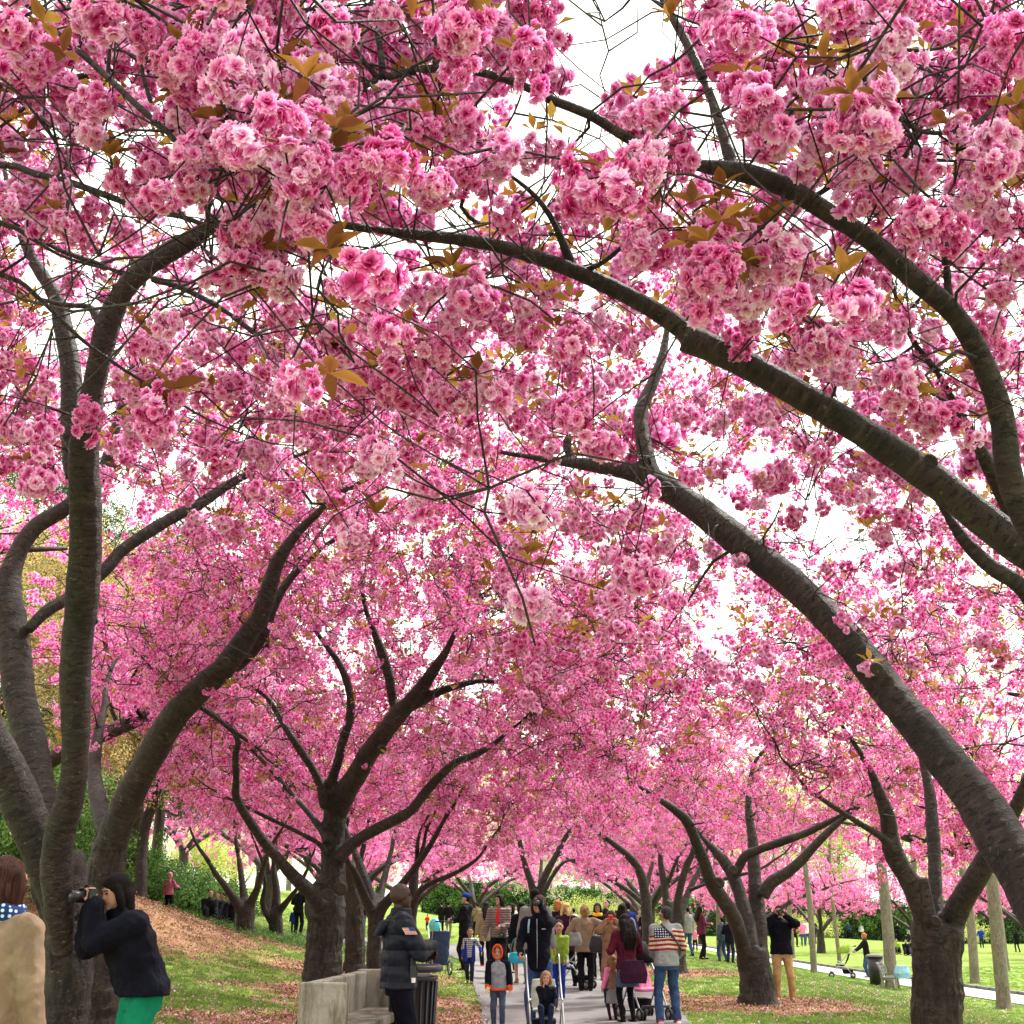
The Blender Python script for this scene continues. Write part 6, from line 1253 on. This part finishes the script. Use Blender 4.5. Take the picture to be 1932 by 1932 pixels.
# ---------------------------------------------------------------- concrete bench, litter bin, pushchairs, cart, park bench
CON = mat('weathered_concrete', rough=.9, spec=.2); ob_ = N(CON, 'ShaderNodeTexCoord').outputs['Object']
cc = ramp(CON, noise_fac(CON, ob_, 3.2, 6, .65), [(.3, (.24, .225, .18)), (.65, (.44, .425, .38))]); cc = mixc(CON, ramp(CON, noise_fac(CON, ob_, 5, 5, .7, (1, 1, .25)), [(.46, (0, 0, 0)), (.62, (.9, .9, .9))]), cc, (.12, .105, .075)); cc = mixc(CON, ramp(CON, noise_fac(CON, ob_, 55, 2, .5), [(.64, (0, 0, 0)), (.68, (.8, .8, .8))]), cc, (.16, .14, .12)); setc(CON, cc); bump(CON, noise_fac(CON, ob_, 60, 4, .7), .6, .006)
def bevbox(name, mt, parent, c, size, bev=.015, rot=None):
    m = MB(); m.box(c, size, rot); o = m.build(name, mt, parent, smooth=False); b = o.modifiers.new('edge', 'BEVEL'); b.width = bev; b.segments = 2; return o
pn = at(609, 1854, 11.6); pf = at(700, 1825, 13.9); gb = ground(pn.x, 11.6)
dirv = V3((at(676, 1825, 13.9).x - at(564, 1854, 11.6).x, 2.3, 0)); ang = math.atan2(dirv.x, dirv.y); bl = dirv.length
ex = at(564, 1854, 11.6); bz = gb; bench = thing('concrete_bench', 'pale weathered concrete bench with high back and solid end slabs', 'bench', (ex.x, 11.6, bz), -ang)
hb_ = ex.z - bz; wN = at(655, 1854, 11.6).x - ex.x
bevbox('end_slab', CON, bench, (wN / 2, .06, hb_ / 2 - .05), (wN, .12, hb_ + .1)); bevbox('backrest', CON, bench, (.06, bl / 2 + .01, hb_ / 2 - .053), (.12, bl - .245, hb_ + .094)); bevbox('end_slab', CON, bench, (wN / 2 + .18, bl + .0, hb_ / 2 - .04), (wN + .36, .12, hb_ + .1))
bevbox('seat', CON, bench, (wN / 2 + .13, bl / 2 + .0, hb_ - .40), (wN + .02, bl - .13, .09)); bevbox('plinth', CON, bench, (wN / 2 + .02, bl / 2 + .0, (hb_ - .45) / 2 - .05), (wN - .12, bl - .14, hb_ - .35))
# litter bin behind the officer
bx = at(780, 1822, 13.2); bgz = ground(bx.x, 13.2); binr = thing('litter_bin', 'black fluted metal litter bin with flared rim behind the officer', 'litter bin', (bx.x, 13.2, bgz)); hb2 = at(780, 1819, 13.2).z - bgz
IRON = mat('black_iron', (.016, .014, .022), .42, .5); c = MB(); prof = [(0, .19), (.06, .20), (.08, .185), (hb2 * .86, .235), (hb2 * .87, .25), (hb2 * .90, .25)]
tube(c, [(0, 0, z) for z, r in prof], [r for z, r in prof], sides=28); c.build('drum', IRON, binr)
for k in range(22):
    a = 6.2832 * k / 22; c = MB(); tube(c, [(math.cos(a) * .195, math.sin(a) * .195, .09), (math.cos(a) * .243, math.sin(a) * .243, hb2 * .85)], [.010, .012], sides=6); c.build('fluting_bar', IRON, binr)
c = MB(); n_ = 28; tube(c, [(math.cos(6.2832 * k / n_) * .27, math.sin(6.2832 * k / n_) * .27, hb2 * .965) for k in range(n_ + 1)], [.034] * (n_ + 1), sides=10, cap=False); c.build('rim', IRON, binr)
def pushchair(label, px, Y, rz, fabric, seatc, hood=True, sc=1.0, handle=1.02):
    x = at(px, 1800, Y).x; r = thing('pushchair', label, 'pushchair', (x, Y, ground(x, Y)), R(rz)); r.scale = (sc,) * 3
    for sd in (-1, 1):
        c = MB(); tube(c, [(sd * .22, .36, .10), (sd * .23, .10, .45), (sd * .235, -.22, .80), (sd * .235, -.36, handle), (sd * .235, -.44, handle + .03)], [.013] * 5, sides=8, step=.06); c.build('push_frame', STEEL, r)
        c = MB(); tube(c, [(sd * .23, -.32, .10), (sd * .235, -.05, .46), (sd * .22, .16, .55)], [.012] * 3, sides=8); c.build('rear_strut', STEEL, r)
        c = MB(); tube(c, [(sd * .235, -.40, handle + .02), (sd * .235, -.50, handle + .01)], [.021, .021], sides=8); c.build('handle_grip', RUB, r)
        for y in (-.32, .38):
            for dx in (-.028, .028):
                w_r = thing_part = MB(); n2 = 18; tube(w_r, [(sd * .23 + dx, y + math.cos(6.2832 * k / n2) * .078, .095 + math.sin(6.2832 * k / n2) * .078) for k in range(n2 + 1)], [.017] * (n2 + 1), sides=8, cap=False); wo = w_r.build('wheel', RUB, r)
                c = MB(); tube(c, [(sd * .23 + dx - .01, y, .095), (sd * .23 + dx + .01, y, .095)], [.055, .055], sides=14); c.build('hub', STEEL, wo)
    c = MB(); loft(c, [((0, .22, .42), .19, .03, Matrix.Rotation(-1.2, 3, 'X')), ((0, -.06, .40), .20, .035, Matrix.Rotation(-.8, 3, 'X')), ((0, -.17, .58), .20, .04, Matrix.Rotation(-.2, 3, 'X')), ((0, -.25, .80), .17, .03, Matrix.Rotation(-.2, 3, 'X'))], 14); soft('seat', c, seatc, r, .018, .01)
    c = MB(); c.box((0, .39, .20), (.40, .10, .03)); c.build('footrest', PLAS, r, smooth=False); c = MB(); tube(c, [(-.2, -.32, .10), (.2, -.32, .10)], [.01, .01], sides=6); c.build('axle', STEEL, r)
    c = MB(); loft(c, [((0, -.16, .14), .15, .16, Matrix.Identity(3)), ((0, -.16, .28), .18, .20, Matrix.Identity(3))], 12); soft('basket', c, BLACKC, r, .02, .02)
    if hood:
        c = MB(); vs = []; n3 = 9
        for i in range(7):
            t = i / 6 * 1.9 - .25
            for k in range(n3): u = math.pi * k / (n3 - 1); vs.append((math.cos(u) * .225, -.22 + math.sin(t) * .34 * (.35 + .65 * math.sin(u)), .78 + math.cos(t) * .30 * math.sin(u) + .02))
        fs = [(i * n3 + k, i * n3 + k + 1, (i + 1) * n3 + k + 1, (i + 1) * n3 + k) for i in range(6) for k in range(n3 - 1)]; c.add(vs, fs); o = c.build('canopy', fabric, r); sd_ = o.modifiers.new('thick', 'SOLIDIFY'); sd_.thickness = .008
    return r
pushchair('pushchair with pale lining carrying a toddler, pushed by woman in navy', 1028, 17.9, 184, WHITEC, cloth('pale_lining', (.40, .42, .38)), hood=False, sc=.98, handle=1.08)
tz = at(1034, 1900, 17.4).z
seated('toddler with brown bob in navy top sitting in the pushchair, hand at mouth', 1030, 1836, 17.62, 178, NAVY, DJEANS, q=1, Hs=.98, hair=('bob', HAIRL), seat_z=ground(.5, 17.4) + .36, child=True, hands=((-.22, .30, 1.02), (.06, .14, 1.44)))
pushchair('black pushchair with pink blanket between the maroon jacket and the flag sweatshirt', 1212, 21.3, 200, BLACKC, PINKC, sc=1.1)
pushchair('black pushchair with large wheels behind the beige jacket', 1082, 26.9, 70, BLACKC, BLACKC, sc=1.0, hood=False)
pushchair('black and green pushchair pushed along the pale path by woman in black', 1588, 51.2, 75, GREENC, BLACKC, sc=1.15)
person('woman in black with red hair pushing the green pushchair along the pale path', 1632, 1760, 52, rz=85, top=(BLACKC, .84, .015, {}), bot=('trousers', JEANS), hair=('bun', HAIRR), q=2, hands=((-.16, .48, 1.02), (.16, .48, 1.02)), lean=.1)
# folding shopping cart
x = at(829, 1800, 28.4).x; cart = thing('folding_cart', 'blue fabric folding cart with spoked wheels beside the blue-capped man', 'cart', (x, 28.4, ground(x, 28.4)), R(20)); c = MB()
loft(c, [((0, .02, .22), .19, .15, Matrix.Identity(3)), ((0, .0, .45), .21, .17, Matrix.Identity(3)), ((0, -.01, .92), .22, .18, Matrix.Identity(3))], 16); soft('cloth_bag', c, cloth('blue_grey_canvas', (.03, .05, .11)), cart, .02, .03)
for sd in (-1, 1):
    c = MB(); tube(c, [(sd * .20, .19, .02), (sd * .20, -.02, .55), (sd * .20, -.20, 1.05), (sd * .20, -.30, 1.12)], [.011] * 4, sides=8); c.build('frame_tube', STEEL, cart)
    c = MB(); tube(c, [(sd * .205, -.26, .10), (sd * .205, .26, 1.02)], [.010, .010], sides=8); c.build('cross_tube', STEEL, cart)
    c = MB(); n2 = 20; tube(c, [(sd * .25, .02 + math.cos(6.2832 * k / n2) * .145, .16 + math.sin(6.2832 * k / n2) * .145) for k in range(n2 + 1)], [.018] * (n2 + 1), sides=8, cap=False); wo = c.build('wheel', RUB, cart)
    for k in range(8): a = 6.2832 * k / 8; c = MB(); tube(c, [(sd * .25, .02, .16), (sd * .25, .02 + math.cos(a) * .14, .16 + math.sin(a) * .14)], [.006, .006], sides=5); c.build('spoke', STEEL, wo)
c = MB(); tube(c, [(-.20, -.30, 1.12), (.20, -.30, 1.12)], [.014, .014], sides=8); c.build('handle', RUB, cart)
bp_ = at(820, 1746, 34); bl_ = thing('balloon', 'small turquoise foil balloon above the folding cart', 'balloon', bp_); c = MB(); sph(c, (0, 0, 0), (.15, .10, .19), n=16); c.build('foil', cloth('turquoise_foil', (.05, .45, .62), .25, spec=.8), bl_); c = MB(); tube(c, [(0, 0, -.19), (.02, .05, -.6), (0, .1, -1.0)], [.003] * 3, sides=4); c.build('string', WHITEC, bl_)
# park bench by the pale path and its bin
WOOD = cloth('grey_bench_wood', (.13, .125, .12)); x = at(1676, 1800, 44).x; pb = thing('park_bench', 'grey slatted park bench with pale concrete ends beside the pale path', 'bench', (x, 44, ground(x, 44)), R(-112)); pb.scale = (.85,) * 3
for sx2 in (-.85, .85):
    c = MB(); tube(c, [(sx2, -.28, 0), (sx2, -.22, .40), (sx2, -.26, .72), (sx2, -.40, 1.02)], [.06, .05, .05, .045], sides=8); c.build('end_frame', CON, pb); c = MB(); tube(c, [(sx2, .22, 0), (sx2, .20, .40), (sx2, -.22, .40)], [.055, .05, .05], sides=8); c.build('front_leg', CON, pb)
for k in range(5): c = MB(); c.box((0, .20 - k * .095, .455), (1.86, .08, .035)); c.build('slat', WOOD, pb, smooth=False)
for k in range(4): c = MB(); c.box((0, -.235 - .05 * k, .60 + k * .12), (1.86, .035, .095), Matrix.Rotation(.35, 3, 'X')); c.build('slat', WOOD, pb, smooth=False)
x = at(1650, 1800, 46.5).x; b2 = thing('litter_bin', 'dark litter bin with pale lid left of the grey park bench', 'litter bin', (x, 46.5, ground(x, 46.5))); c = MB(); tube(c, [(0, 0, 0), (0, 0, .95)], [.24, .28], sides=16); c.build('drum', IRON, b2); c = MB(); tube(c, [(0, 0, .952), (0, 0, 1.0), (0, 0, 1.04)], [.32, .32, .22], sides=16); c.build('lid', GREYC, b2)
bag('pale blue bag left on the ground at the end of the park bench', at(1702, 1834, 43.5), (.5, .3, .4), cloth('pale_blue_canvas', (.25, .45, .60)), strap=.2, cat='bag')
print('people', NP[0], 'objects', len(S.objects))
